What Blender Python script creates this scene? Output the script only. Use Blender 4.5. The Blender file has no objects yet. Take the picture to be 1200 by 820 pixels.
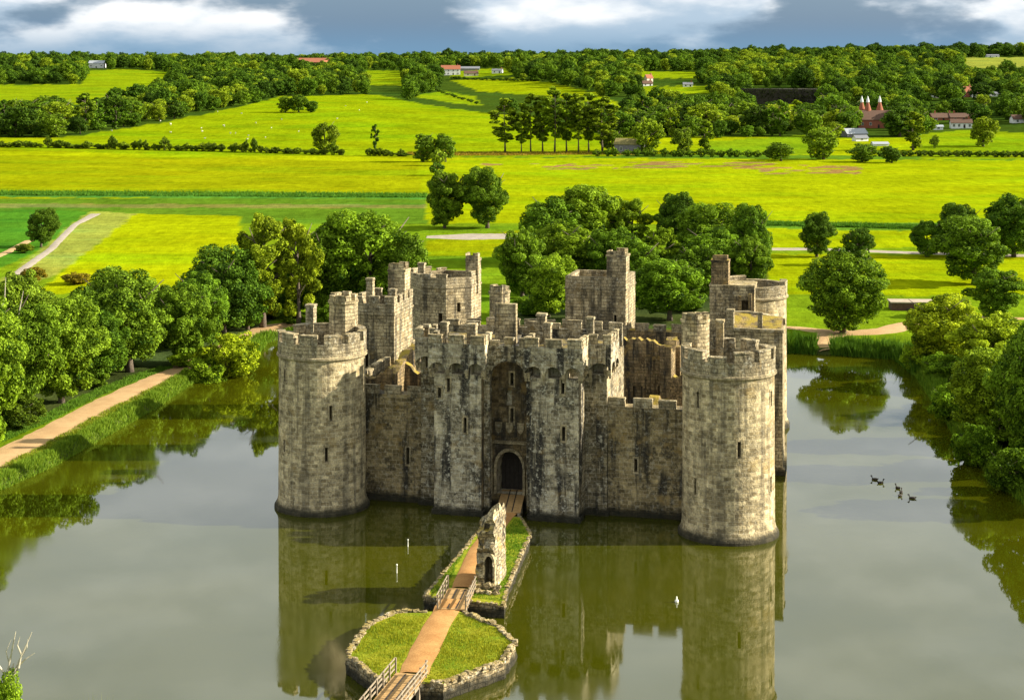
import bpy, math, random
import numpy as np
from mathutils import Vector, Matrix
R = math.radians
rng = np.random.default_rng(7)
random.seed(7)
scene = bpy.context.scene
COL = scene.collection

# ---------------------------------------------------------------- camera
F, U0, VH, H = 2000.0, 600.0, 70.0, 45.5        # focal length (px of a 1200 px frame), horizon row, eye height
cam = bpy.data.cameras.new('camera')
cam.sensor_width = 36.0
cam.lens = 36.0 * F / 1200.0
cam.shift_y = -(410.0 - VH) / 1200.0
cam.clip_start = 1.0
cam.clip_end = 30000.0
camo = bpy.data.objects.new('camera', cam)
camo.location = (0, 0, H)
camo.rotation_euler = (R(90), 0, 0)
COL.objects.link(camo)
scene.camera = camo

# ---------------------------------------------------------------- light
SUN_EL, SUN_AZ = 25.5, 0.5      # degrees; azimuth measured from +X towards +Y
sd = Vector((math.cos(R(SUN_EL)) * math.cos(R(SUN_AZ)), math.cos(R(SUN_EL)) * math.sin(R(SUN_AZ)), math.sin(R(SUN_EL))))
sun = bpy.data.lights.new('sun', 'SUN')
sun.energy = 5.0
sun.angle = R(0.5)
sun.color = (1.0, 0.92, 0.77)
suno = bpy.data.objects.new('sun', sun)
suno.rotation_euler = sd.to_track_quat('Z', 'Y').to_euler()
suno.location = (200, 20, 150)
COL.objects.link(suno)
scene.view_settings.view_transform = 'Standard'
scene.view_settings.look = 'None'
scene.view_settings.gamma = 1.0
scene.view_settings.use_curve_mapping = False
scene.view_settings.exposure = 1.36
scene.cycles.max_bounces = 5
scene.cycles.diffuse_bounces = 2
scene.cycles.glossy_bounces = 3
scene.cycles.transmission_bounces = 2
scene.cycles.use_denoising = True


# ---------------------------------------------------------------- node helpers
class NT:
    def __init__(s, tree):
        s.t = tree; s.n = tree.nodes; s.l = tree.links
    def add(s, typ, ins=None, **kw):
        nd = s.n.new(typ)
        for k, v in kw.items():
            setattr(nd, k, v)
        for k, v in (ins or {}).items():
            s.put(nd.inputs[k], v)
        return nd
    def put(s, sock, v):
        if isinstance(v, bpy.types.NodeSocket):
            s.l.new(v, sock)
        else:
            if isinstance(v, (tuple, list)) and len(v) == 3 and sock.type == 'RGBA':
                v = (*v, 1)
            sock.default_value = v
    def math(s, op, a, b=0.0, c=None, clamp=False):
        nd = s.add('ShaderNodeMath', operation=op, use_clamp=clamp)
        s.put(nd.inputs[0], a); s.put(nd.inputs[1], b)
        if c is not None: s.put(nd.inputs[2], c)
        return nd.outputs[0]
    def vmath(s, op, a, b):
        nd = s.add('ShaderNodeVectorMath', operation=op)
        s.put(nd.inputs[0], a); s.put(nd.inputs[1], b)
        return nd.outputs[0]
    def mix(s, f, a, b, mode='MIX'):
        nd = s.add('ShaderNodeMix', data_type='RGBA', blend_type=mode)
        s.put(nd.inputs[0], f); s.put(nd.inputs[6], a); s.put(nd.inputs[7], b)
        return nd.outputs[2]
    def noise(s, vec, scale, detail=3.0, rough=0.55, dist=0.0):
        nd = s.add('ShaderNodeTexNoise', {'Vector': vec, 'Scale': scale, 'Detail': detail, 'Roughness': rough, 'Distortion': dist})
        return nd.outputs[0]
    def ramp(s, f, lo, hi, a=0.0, b=1.0):
        nd = s.add('ShaderNodeMapRange', {'Value': f, 'From Min': lo, 'From Max': hi, 'To Min': a, 'To Max': b}, interpolation_type='SMOOTHSTEP')
        return nd.outputs[0]
    def scale(s, vec, v3):
        return s.vmath('MULTIPLY', vec, v3)


# ---------------------------------------------------------------- sky
world = bpy.data.worlds.new('World')
scene.world = world
world.use_nodes = True
w = NT(world.node_tree)
w.n.clear()
skyn = w.add('ShaderNodeTexSky', sky_type='NISHITA', sun_disc=False, sun_elevation=R(SUN_EL), sun_rotation=R(90 - SUN_AZ),
             altitude=50.0, air_density=1.0, dust_density=1.5, ozone_density=2.5)
tc = w.add('ShaderNodeTexCoord').outputs['Generated']
sx = w.add('ShaderNodeSeparateXYZ', {'Vector': tc})
CLOFF = (16.448, 14.816, 1.468)
up = w.math('MAXIMUM', sx.outputs[2], 0.0)
def cloudvec(dz):
    q = w.add('ShaderNodeCombineXYZ', {'X': sx.outputs[0], 'Y': sx.outputs[1], 'Z': w.math('MULTIPLY', w.math('ADD', up, dz), 2.9)}).outputs[0]
    return w.vmath('ADD', q, CLOFF)
n1 = w.noise(cloudvec(0.0), 6.0, 10.0, 0.52)
n2 = w.noise(cloudvec(0.010), 6.0, 10.0, 0.52)
thick = w.ramp(sx.outputs[2], 0.035, 0.12, 0.0, 0.15)     # cloud cover added higher up so the moat reflects a brighter, more even sky
cover = w.ramp(w.math('ADD', n1, thick), 0.44, 0.54)
litf = w.ramp(w.math('SUBTRACT', n1, n2), -0.08, 0.09)
cloudc = w.mix(litf, w.mix(w.ramp(sx.outputs[2], 0.03, 0.14), (4.0, 5.1, 6.2), (6.8, 7.3, 7.4)), w.mix(w.ramp(sx.outputs[2], 0.03, 0.14), (8.9, 9.0, 9.0), (8.8, 9.2, 9.0)))  # clouds brightened higher up for the moat's reflection
haze_band = w.ramp(sx.outputs[2], 0.0, 0.16, 0.62, 0.0)
skyc = w.mix(haze_band, skyn.outputs[0], (1.0, 2.3, 4.2))
skyc = w.mix(w.math('MULTIPLY', cover, 0.92), skyc, cloudc)
skyc = w.mix(w.ramp(sx.outputs[2], 0.002, 0.026, 0.75, 0.0), skyc, (1.55, 2.9, 4.3))   # rain haze low down
bg = w.add('ShaderNodeBackground', {'Color': skyc, 'Strength': 0.050})
out = w.add('ShaderNodeOutputWorld', {'Surface': bg.outputs[0]})

# ---------------------------------------------------------------- pixel helpers
def P(u, v, z=0.9):                       # pixel of the photograph -> point on a level at height z
    Y = F * (H - z) / (v - VH)
    return np.array([(u - U0) * Y / F, Y, z])
def XY(u, v, z=0.9):
    p = P(u, v, z); return (p[0], p[1])
def zat(v, Y):                            # height of what shows in row v at depth Y
    return H - (v - VH) * Y / F

# moat outline: corners found where the water meets its banks
MOAT = [XY(u, v, 0) for u, v in ((-30, 588), (0, 573), (60, 546), (120, 512), (180, 478), (232, 443), (262, 440), (298, 420), (312, 402), (330, 396),
        (500, 400), (700, 407), (925, 413), (1000, 417), (1052, 421), (1075, 440), (1100, 478), (1128, 520), (1165, 560), (1215, 600))]
MOAT += [(55, 160), (56, 116), (20, 108), (-30, 110), (-60, 118), (-62, 150)]
MOAT = np.array(MOAT)

def poly_in(pts, poly):
    x, y = pts[:, 0], pts[:, 1]
    ins = np.zeros(len(pts), bool)
    n = len(poly)
    for i in range(n):
        x1, y1 = poly[i]; x2, y2 = poly[(i + 1) % n]
        c = ((y1 > y) != (y2 > y)) & (x < (x2 - x1) * (y - y1) / (y2 - y1 + 1e-12) + x1)
        ins ^= c
    return ins
def poly_dist(pts, poly, closed=True):
    d = np.full(len(pts), 1e9)
    n = len(poly)
    for i in range(n if closed else n - 1):
        a = np.array(poly[i]); b = np.array(poly[(i + 1) % n])
        ab = b - a
        t = np.clip(((pts - a) @ ab) / (ab @ ab), 0, 1)
        q = a + t[:, None] * ab
        d = np.minimum(d, np.hypot(pts[:, 0] - q[:, 0], pts[:, 1] - q[:, 1]))
    return d
def smooth(t):
    t = np.clip(t, 0, 1); return t * t * (3 - 2 * t)
def hill(X, Y):
    X = np.asarray(X, float); Y = np.asarray(Y, float)
    ridge = 38 + 12 * smooth((X + 300) / 1000)
    t = np.clip((Y - 800) / 1450, 0, 1)
    prof = 0.9 * t ** 0.93 + 0.1 * smooth(t)
    z = ridge * prof
    env = smooth((Y - 850) / 250) * (1 - smooth((Y - 2000) / 300))
    z = z + env * (3.2 * np.sin(X / 150 + 0.7) * np.sin(Y / 210) + 2.0 * np.sin(X / 83 + Y / 160 + 2))
    z = z - np.clip(Y - 2400, 0, None) * 0.006
    return z
def zg(X, Y, moat=True):
    X = np.atleast_1d(np.asarray(X, float)); Y = np.atleast_1d(np.asarray(Y, float))
    z = 0.9 + hill(X, Y)
    z = z + 0.25 * np.sin(X / 23.0) * np.sin(Y / 31.0 + 1) * smooth((Y - 290) / 60)
    if moat:
        near = (Y < 300) & (Y > 90) & (np.abs(X) < 90)
        if near.any():
            pts = np.stack([X[near], Y[near]], 1)
            d = poly_dist(pts, MOAT)
            d = np.where(poly_in(pts, MOAT), -d, d)
            zz = z[near]
            k = smooth((d + 1.6) / 2.6)
            z[near] = -1.6 + (zz + 1.6) * k
    return z
def G(u, v):                              # pixel -> point on the ground (hills included)
    Ys = np.concatenate([np.linspace(100, 700, 301), np.geomspace(702, 4500, 900)])
    Xs = (u - U0) * Ys / F
    zs = 0.9 + hill(Xs, Ys)
    vv = VH + F * (H - zs) / Ys
    i = np.argmax(vv <= v)
    if vv[i] > v: i = len(Ys) - 1
    Y = Ys[i]; X = (u - U0) * Y / F
    return np.array([X, Y, float(0.9 + hill(X, Y))])
def PIX(X, Y, Z):
    return U0 + F * X / Y, VH + F * (H - Z) / Y

# ---------------------------------------------------------------- mesh helpers
ORG = {}
BYLABEL = {}
def tag(o, label=None, cat=None, group=None, kind=None):
    if label: o['label'] = label
    if cat: o['category'] = cat
    if group: o['group'] = group
    if kind: o['kind'] = kind
    return o
def empty(name, loc, label, cat, group=None, rz=0.0):
    o = bpy.data.objects.new(name, None)
    o.empty_display_size = 0.5
    COL.objects.link(o)
    o.location = loc; o.rotation_euler[2] = rz
    ORG[o] = np.array(loc, float)
    BYLABEL[label] = o
    return tag(o, label, cat, group)
def link_mesh(name, me, parent=None, loc=(0, 0, 0)):
    o = bpy.data.objects.new(name, me)
    COL.objects.link(o)
    o.parent = parent
    o.location = loc
    return o

class Frame:
    def __init__(s, o=(0, 0, 0), ang=0.0):
        s.o = np.array(o, float); c, n = math.cos(ang), math.sin(ang)
        s.x = np.array([c, n, 0]); s.y = np.array([-n, c, 0])
    def __call__(s, p):
        return s.o + s.x * p[0] + s.y * p[1] + np.array([0, 0, p[2]])
WF = Frame()

class MB:
    def __init__(s):
        s.v = []; s.f = []; s.uv = []; s.mi = []
    def add(s, verts, faces, uvs=None, mi=0):
        b = len(s.v)
        s.v.extend([tuple(map(float, p)) for p in verts])
        for i, f in enumerate(faces):
            s.f.append(tuple(b + k for k in f))
            s.uv.append(uvs[i] if uvs is not None else None)
            s.mi.append(mi)
        return s
    def box(s, fr, lo, hi, mi=0, taper=0.0):
        (x0, y0, z0), (x1, y1, z1) = lo, hi
        t = taper
        L = [(x0, y0, z0), (x1, y0, z0), (x1, y1, z0), (x0, y1, z0), (x0 + t, y0 + t, z1), (x1 - t, y0 + t, z1), (x1 - t, y1 - t, z1), (x0 + t, y1 - t, z1)]
        s.add([fr(p) for p in L], [(3, 2, 1, 0), (4, 5, 6, 7), (0, 1, 5, 4), (1, 2, 6, 5), (2, 3, 7, 6), (3, 0, 4, 7)], mi=mi)
        return s
    def prism(s, pts2, z0, z1, mi=0, inset=0.0, fr=WF):   # vertical prism over a ccw polygon
        n = len(pts2)
        c = np.mean(np.array(pts2), 0)
        top = [(p[0] + (c[0] - p[0]) * inset, p[1] + (c[1] - p[1]) * inset) for p in pts2]
        V = [fr((p[0], p[1], z0)) for p in pts2] + [fr((p[0], p[1], z1)) for p in top]
        s.add(V, [tuple(range(n - 1, -1, -1)), tuple(range(n, 2 * n))] + [(i, (i + 1) % n, n + (i + 1) % n, n + i) for i in range(n)], mi=mi)
        return s
    def lathe(s, cx, cy, prof, seg=48, a0=0.0, a1=2 * math.pi, cap=True, mi=0):
        full = abs(a1 - a0 - 2 * math.pi) < 1e-6
        na = seg if full else seg + 1
        V = []
        for r, z in prof:
            for k in range(na):
                a = a0 + (a1 - a0) * k / seg
                V.append((cx + r * math.cos(a), cy + r * math.sin(a), z))
        Fc, UV = [], []
        rm = max(p[0] for p in prof)
        dl = [0.0]
        for i in range(1, len(prof)):
            dl.append(dl[-1] + math.hypot(prof[i][0] - prof[i - 1][0], prof[i][1] - prof[i - 1][1]))
        for i in range(len(prof) - 1):
            for k in range(seg):
                k2 = (k + 1) % na
                Fc.append((i * na + k, i * na + k2, (i + 1) * na + k2, (i + 1) * na + k))
                ua, ub = rm * (a0 + (a1 - a0) * k / seg), rm * (a0 + (a1 - a0) * (k + 1) / seg)
                va, vb = dl[i] + prof[0][1], dl[i + 1] + prof[0][1]
                UV.append([(ua, va), (ub, va), (ub, vb), (ua, vb)])
        if cap and full:
            Fc.append(tuple(range(na - 1, -1, -1))); UV.append(None)
            b = (len(prof) - 1) * na
            Fc.append(tuple(range(b, b + na))); UV.append(None)
        s.add(V, Fc, UV, mi)
        return s
    def tube(s, pts, rad, seg=6, mi=0):
        pts = [np.array(p, float) for p in pts]
        V, Fc = [], []
        for i, p in enumerate(pts):
            d = pts[min(i + 1, len(pts) - 1)] - pts[max(i - 1, 0)]
            d = d / (np.linalg.norm(d) + 1e-9)
            a = np.cross(d, (0, 0, 1)) if abs(d[2]) < 0.9 else np.cross(d, (1, 0, 0))
            a = a / np.linalg.norm(a); b = np.cross(d, a)
            r = rad[i] if hasattr(rad, '__len__') else rad
            for k in range(seg):
                t = 2 * math.pi * k / seg
                V.append(p + r * (a * math.cos(t) + b * math.sin(t)))
        for i in range(len(pts) - 1):
            for k in range(seg):
                k2 = (k + 1) % seg
                Fc.append((i * seg + k, (i + 1) * seg + k, (i + 1) * seg + k2, i * seg + k2))
        Fc.append(tuple(range(seg))); e = (len(pts) - 1) * seg
        Fc.append(tuple(range(e + seg - 1, e - 1, -1)))
        s.add(V, Fc, mi=mi)
        return s
    def wallprof(s, fr, xs, zb, zt, y0, y1, mi=0):   # a wall along x with its own bottom and top lines
        n = len(xs)
        V = [fr((xs[i], y0, zb[i])) for i in range(n)] + [fr((xs[i], y0, zt[i])) for i in range(n)] \
          + [fr((xs[i], y1, zb[i])) for i in range(n)] + [fr((xs[i], y1, zt[i])) for i in range(n)]
        Fc = []
        for i in range(n - 1):
            j = i + 1
            Fc += [(i, j, n + j, n + i), (2 * n + j, 2 * n + i, 3 * n + i, 3 * n + j), (n + i, n + j, 3 * n + j, 3 * n + i), (j, i, 2 * n + i, 2 * n + j)]
        Fc += [(0, n, 3 * n, 2 * n), (n - 1, 3 * n - 1, 4 * n - 1, 2 * n - 1)]
        s.add(V, Fc, mi=mi)
        return s
    def ellipsoid(s, c, r, seg=10, rings=6, mi=0, fr=WF):
        V = [fr((c[0], c[1], c[2] - r[2]))]
        for i in range(1, rings):
            a = -math.pi / 2 + math.pi * i / rings
            for k in range(seg):
                t = 2 * math.pi * k / seg
                V.append(fr((c[0] + r[0] * math.cos(a) * math.cos(t), c[1] + r[1] * math.cos(a) * math.sin(t), c[2] + r[2] * math.sin(a))))
        V.append(fr((c[0], c[1], c[2] + r[2])))
        Fc = []
        for k in range(seg):
            Fc.append((0, 1 + (k + 1) % seg, 1 + k))
            e = 1 + (rings - 2) * seg
            Fc.append((e + k, e + (k + 1) % seg, len(V) - 1))
        for i in range(rings - 2):
            for k in range(seg):
                a = 1 + i * seg
                Fc.append((a + k, a + (k + 1) % seg, a + seg + (k + 1) % seg, a + seg + k))
        s.add(V, Fc, mi=mi)
        return s
    def rough(s, amp, seed=0, keepz=None):          # uneven the vertices, welded positions stay together
        for i, p in enumerate(s.v):
            h = hash((round(p[0], 3), round(p[1], 3), round(p[2], 3), seed)) & 0xffffffff
            r = np.random.default_rng(h).uniform(-amp, amp, 3)
            if keepz is not None and p[2] < keepz: r[2] = 0
            s.v[i] = (p[0] + r[0], p[1] + r[1], p[2] + r[2])
        return s
    def build(s, name, mats, parent=None, smooth_=False, origin=None):
        V = np.array(s.v, float)
        if origin is None:
            origin = np.array([(V[:, 0].min() + V[:, 0].max()) / 2, (V[:, 1].min() + V[:, 1].max()) / 2, V[:, 2].min()])
        origin = np.array(origin, float)
        me = bpy.data.meshes.new(name)
        me.from_pydata((V - origin).tolist(), [], s.f)
        uvl = me.uv_layers.new(name='UVMap')
        buf = []
        for f, uv in zip(s.f, s.uv):
            if uv is None:
                q = V[list(f)]
                nn = np.cross(q[1] - q[0], q[2] - q[0]) if len(q) == 3 else np.cross(q[2] - q[0], q[3] - q[1])
                L = np.linalg.norm(nn)
                nn = nn / L if L > 1e-12 else np.array([0, 0, 1.0])
                if abs(nn[2]) > 0.75:
                    buf.extend([(p[0], p[1]) for p in q])
                else:
                    t = np.array([-nn[1], nn[0]]); t = t / (np.linalg.norm(t) + 1e-9)
                    buf.extend([(p[0] * t[0] + p[1] * t[1], p[2]) for p in q])
            else:
                buf.extend(uv)
        uvl.data.foreach_set('uv', np.array(buf, np.float32).ravel())
        if not isinstance(mats, (list, tuple)): mats = [mats]
        for m in mats: me.materials.append(m)
        if len(mats) > 1: me.polygons.foreach_set('material_index', np.array(s.mi, np.int32))
        if smooth_: me.polygons.foreach_set('use_smooth', np.ones(len(s.f), bool))
        me.update()
        o = bpy.data.objects.new(name, me)
        COL.objects.link(o)
        base = ORG[parent] if parent is not None else np.zeros(3)
        o.parent = parent
        o.location = origin - base
        ORG[o] = origin
        return o

def carve(o, cutter_mb):                             # cut the openings out of a solid
    if not cutter_mb.f: return
    me = bpy.data.meshes.new('cut')
    me.from_pydata((np.array(cutter_mb.v) - ORG[o]).tolist(), [], cutter_mb.f)
    me.materials.append(o.data.materials[0])
    me.update()
    c = bpy.data.objects.new('cut', me)
    COL.objects.link(c)
    c.parent = o
    md = o.modifiers.new('b', 'BOOLEAN')
    md.operation = 'DIFFERENCE'; md.object = c; md.solver = 'EXACT'; md.use_self = True
    bpy.context.view_layer.update()
    dg = bpy.context.evaluated_depsgraph_get()
    new = bpy.data.meshes.new_from_object(o.evaluated_get(dg))
    o.modifiers.clear()
    old = o.data; o.data = new
    bpy.data.meshes.remove(old)
    bpy.data.objects.remove(c); bpy.data.meshes.remove(me)

# ---------------------------------------------------------------- materials
def newmat(name):
    m = bpy.data.materials.new(name); m.use_nodes = True
    t = NT(m.node_tree); t.n.clear()
    return m, t
def finish(t, col, rough=0.8, bump=None, strength=0.3, dist=0.1, spec=0.3, **kw):
    ins = {'Base Color': col, 'Roughness': rough, 'Specular IOR Level': spec}
    ins.update(kw)
    b = t.add('ShaderNodeBsdfPrincipled', ins)
    if bump is not None:
        bn = t.add('ShaderNodeBump', {'Height': bump, 'Strength': strength, 'Distance': dist})
        t.l.new(bn.outputs[0], b.inputs['Normal'])
    t.add('ShaderNodeOutputMaterial', {'Surface': b.outputs[0]})

def stone(name, ca, cb, streak=0.5, lichen=0.5, moss=0.0, damp=True, mortar=(0.40, 0.35, 0.25), bw=0.78, rh=0.38, white=0.3):
    m, t = newmat(name)
    uv = t.add('ShaderNodeUVMap').outputs[0]
    geo = t.add('ShaderNodeNewGeometry')
    pos = geo.outputs['Position']
    z = t.add('ShaderNodeSeparateXYZ', {'Vector': pos}).outputs[2]
    wob = t.add('ShaderNodeTexNoise', {'Vector': pos, 'Scale': 1.3, 'Detail': 2.0}).outputs[1]
    wv = t.scale(t.vmath('SUBTRACT', wob, (0.5, 0.5, 0.5)), (0.16, 0.16, 0.0))
    uvw = t.vmath('ADD', uv, wv)
    br = t.add('ShaderNodeTexBrick', {'Vector': uvw, 'Color1': ca, 'Color2': cb, 'Mortar': mortar, 'Scale': 1.0, 'Mortar Size': 0.034,
               'Mortar Smooth': 0.35, 'Bias': 0.0, 'Brick Width': bw, 'Row Height': rh}, offset=0.5, squash=0.8, squash_frequency=3)
    col = br.outputs['Color']
    big = t.noise(pos, 0.22, 4.0, 0.6)
    mid = t.noise(pos, 1.1, 5.0, 0.65)
    fine = t.noise(pos, 6.0, 3.0, 0.7)
    tone = t.math('ADD', t.math('MULTIPLY', t.ramp(big, 0.3, 0.7), 0.50), t.math('MULTIPLY', t.ramp(mid, 0.32, 0.68), 0.62))
    tone = t.math('ADD', tone, 0.44)
    tone = t.math('MULTIPLY', tone, t.ramp(fine, 0.28, 0.72, 0.72, 1.26))
    tc3 = t.add('ShaderNodeCombineXYZ', {'X': tone, 'Y': tone, 'Z': tone}).outputs[0]
    col = t.mix(1.0, col, tc3, 'MULTIPLY')
    # dark growth in blotches, stone by stone
    bl_ = t.noise(t.vmath('ADD', t.scale(pos, (1, 1, 0.75)), (3, 17, 5)), 0.75, 6.0, 0.72)
    bm = t.math('MULTIPLY', t.ramp(bl_, 0.48, 0.60), streak * 0.85)
    bm = t.math('MULTIPLY', bm, t.ramp(t.noise(pos, 3.4, 3.0, 0.6), 0.36, 0.6))
    col = t.mix(bm, col, (0.034, 0.030, 0.022))
    # black rain streaks, running down
    st = t.noise(t.scale(uv, (0.85, 0.055, 1.0)), 1.0, 5.0, 0.62)
    st2 = t.noise(t.scale(pos, (0.5, 0.5, 0.16)), 1.0, 4.0, 0.6)
    sm = t.math('MULTIPLY', t.ramp(st, 0.475, 0.585), t.ramp(st2, 0.34, 0.54))
    sm = t.math('MULTIPLY', sm, t.ramp(fine, 0.25, 0.55, 0.55, 1.0))
    col = t.mix(t.math('MULTIPLY', sm, streak), col, (0.028, 0.026, 0.022))
    # pale and ochre lichen
    li = t.noise(pos, 2.3, 6.0, 0.75)
    lm = t.math('MULTIPLY', t.ramp(li, 0.53, 0.64), white)
    col = t.mix(lm, col, (0.54, 0.50, 0.38))
    oc = t.math('MULTIPLY', t.ramp(t.noise(t.vmath('ADD', pos, (31, 7, 3)), 0.55, 5.0, 0.65), 0.56, 0.70), lichen)
    col = t.mix(oc, col, (0.33, 0.22, 0.07))
    if moss > 0:
        nz = t.add('ShaderNodeSeparateXYZ', {'Vector': geo.outputs['Normal']}).outputs[2]
        mm = t.math('MULTIPLY', t.ramp(nz, 0.4, 0.9), t.ramp(t.noise(pos, 0.8, 5.0, 0.6), 0.38, 0.6, 0.0, moss))
        col = t.mix(mm, col, (0.30, 0.22, 0.03))
    if damp:
        wl = t.math('ADD', z, t.math('MULTIPLY', t.noise(pos, 0.9, 4.0, 0.7), -0.7))
        col = t.mix(t.ramp(wl, 0.05, 0.75, 0.92, 0.0), col, (0.018, 0.018, 0.012))
    hgt = t.math('ADD', t.math('MULTIPLY', br.outputs['Fac'], -0.8), t.math('MULTIPLY', fine, 0.9))
    hgt = t.math('ADD', hgt, t.math('MULTIPLY', mid, 1.2))
    finish(t, col, 0.92, hgt, 0.75, 0.12, 0.15)
    return m

M = {}
M['drum'] = stone('drum_stone', (0.57, 0.465, 0.265), (0.23, 0.178, 0.090), streak=0.55, lichen=0.4, white=0.22, mortar=(0.52, 0.435, 0.27))
M['gate'] = stone('gate_stone', (0.30, 0.245, 0.140), (0.11, 0.088, 0.048), streak=1.0, lichen=0.45, white=0.75, mortar=(0.40, 0.345, 0.235))  # darker than the tower fronts: shade of set-back faces put into the colour
M['recess'] = stone('recess_shade_stone', (0.24, 0.175, 0.085), (0.10, 0.072, 0.034), streak=0.9, lichen=0.5, white=0.15, mortar=(0.17, 0.13, 0.07))  # shade of the deep recess put into the stone colour
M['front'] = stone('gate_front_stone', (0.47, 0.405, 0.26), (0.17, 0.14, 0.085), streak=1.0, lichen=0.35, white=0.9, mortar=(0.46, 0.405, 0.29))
M['curtain'] = stone('curtain_stone', (0.33, 0.255, 0.125), (0.13, 0.098, 0.045), streak=0.95, lichen=0.6, white=0.4, mortar=(0.33, 0.27, 0.16))
M['inner'] = stone('inner_stone', (0.312, 0.227, 0.112), (0.187, 0.128, 0.064), streak=0.95, lichen=0.8, moss=0.95, damp=False, white=0.1, mortar=(0.125, 0.099, 0.048))
M['tower'] = stone('tower_stone', (0.50, 0.41, 0.24), (0.281, 0.222, 0.120), streak=0.75, lichen=0.4, moss=0.3, white=0.3, mortar=(0.177, 0.138, 0.080))
M['merlon'] = stone('merlon_stone', (0.374, 0.305, 0.184), (0.302, 0.246, 0.144), streak=0.6, lichen=0.4, moss=0.2, damp=False, white=0.6, mortar=(0.156, 0.128, 0.072))
M['dress'] = stone('dressed_stone', (0.374, 0.305, 0.176), (0.343, 0.276, 0.160), streak=0.3, lichen=0.2, damp=False, white=0.3, mortar=(0.229, 0.187, 0.104), bw=0.9, rh=0.45)
M['rubble'] = stone('rubble_stone', (0.458, 0.355, 0.192), (0.208, 0.158, 0.080), streak=0.7, lichen=0.7, moss=0.5, white=0.7, mortar=(0.083, 0.069, 0.032), bw=0.5, rh=0.32)
M['ruin'] = stone('ruin_stone', (0.50, 0.41, 0.25), (0.24, 0.19, 0.105), streak=1.0, lichen=0.9, moss=0.8, damp=False, white=0.4, mortar=(0.16, 0.13, 0.08), bw=0.5, rh=0.34)
M['roof'] = stone('lead_roof', (0.10, 0.09, 0.075), (0.08, 0.07, 0.06), streak=0.4, lichen=0.5, moss=0.5, damp=False, white=0.2, mortar=(0.06, 0.05, 0.04), bw=2.0, rh=0.8)

def plain(name, col, rough=0.7, var=0.25, sc=3.0, spec=0.3, **kw):
    m, t = newmat(name)
    pos = t.add('ShaderNodeNewGeometry').outputs['Position']
    n = t.noise(pos, sc, 5.0, 0.65)
    f = t.ramp(n, 0.25, 0.75, 1 - var, 1 + var)
    c3 = t.add('ShaderNodeCombineXYZ', {'X': f, 'Y': f, 'Z': f}).outputs[0]
    finish(t, t.mix(1.0, col, c3, 'MULTIPLY'), rough, n, 0.25, 0.05, spec, **kw)
    return m
M['dark'] = plain('dark_timber', (0.030, 0.024, 0.018), 0.8)
M['timber'] = plain('weathered_timber', (0.25, 0.20, 0.135), 0.8, 0.3, 2.0)
M['deck'] = plain('deck_timber', (0.36, 0.22, 0.085), 0.85, 0.25, 3.0)
M['whitewall'] = plain('white_render', (0.70, 0.70, 0.66), 0.8, 0.08)
M['creamwall'] = plain('cream_render', (0.62, 0.55, 0.40), 0.8, 0.08)
M['brick'] = plain('red_brick', (0.30, 0.10, 0.055), 0.85, 0.25)
M['tile'] = plain('red_roof_tiles', (0.26, 0.09, 0.045), 0.85, 0.3)
M['browntile'] = plain('brown_roof_tiles', (0.10, 0.055, 0.035), 0.85, 0.3)
M['slate'] = plain('grey_slate', (0.16, 0.165, 0.18), 0.6, 0.2)
M['sheet'] = plain('pale_sheet_roof', (0.30, 0.32, 0.35), 0.5, 0.15)
M['glass'] = plain('window_glass', (0.02, 0.025, 0.03), 0.1, 0.0, spec=0.6)
M['greywood'] = plain('grey_boards', (0.20, 0.19, 0.19), 0.85, 0.25, 1.5)
M['mossroof'] = plain('mossy_roof', (0.26, 0.22, 0.08), 0.9, 0.35, 1.0)
M['concrete'] = plain('pale_concrete', (0.36, 0.29, 0.21), 0.85, 0.2, 1.2)
M['brownwall'] = plain('brown_wall', (0.10, 0.055, 0.035), 0.9, 0.3, 2.0)
M['wool'] = plain('sheep_wool', (0.46, 0.44, 0.33), 0.95, 0.1)
M['plumage'] = plain('dark_plumage', (0.035, 0.028, 0.022), 0.7, 0.4, 9.0)
M['bark'] = plain('bark', (0.11, 0.085, 0.06), 0.95, 0.4, 4.0)
M['palebark'] = plain('pale_bark', (0.42, 0.37, 0.28), 0.9, 0.3, 4.0)
M['whitepost'] = plain('white_marker', (0.75, 0.74, 0.62), 0.6, 0.05)

def path_mat(name, a, b):
    m, t = newmat(name)
    pos = t.add('ShaderNodeNewGeometry').outputs['Position']
    n = t.noise(pos, 0.5, 6.0, 0.65); g = t.noise(pos, 9.0, 3.0, 0.7)
    col = t.mix(t.ramp(n, 0.3, 0.7), a, b)
    f = t.ramp(g, 0.25, 0.75, 0.75, 1.2)
    col = t.mix(1.0, col, t.add('ShaderNodeCombineXYZ', {'X': f, 'Y': f, 'Z': f}).outputs[0], 'MULTIPLY')
    finish(t, col, 0.95, g, 0.4, 0.05, 0.1)
    return m
M['path'] = path_mat('gravel_path', (0.47, 0.31, 0.15), (0.39, 0.245, 0.115))
M['cause'] = path_mat('causeway_gravel', (0.44, 0.24, 0.085), (0.33, 0.165, 0.055))
M['lane'] = path_mat('grey_lane', (0.36, 0.31, 0.24), (0.27, 0.23, 0.18))
M['court'] = path_mat('court_earth', (0.16, 0.15, 0.06), (0.10, 0.08, 0.04))

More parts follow.
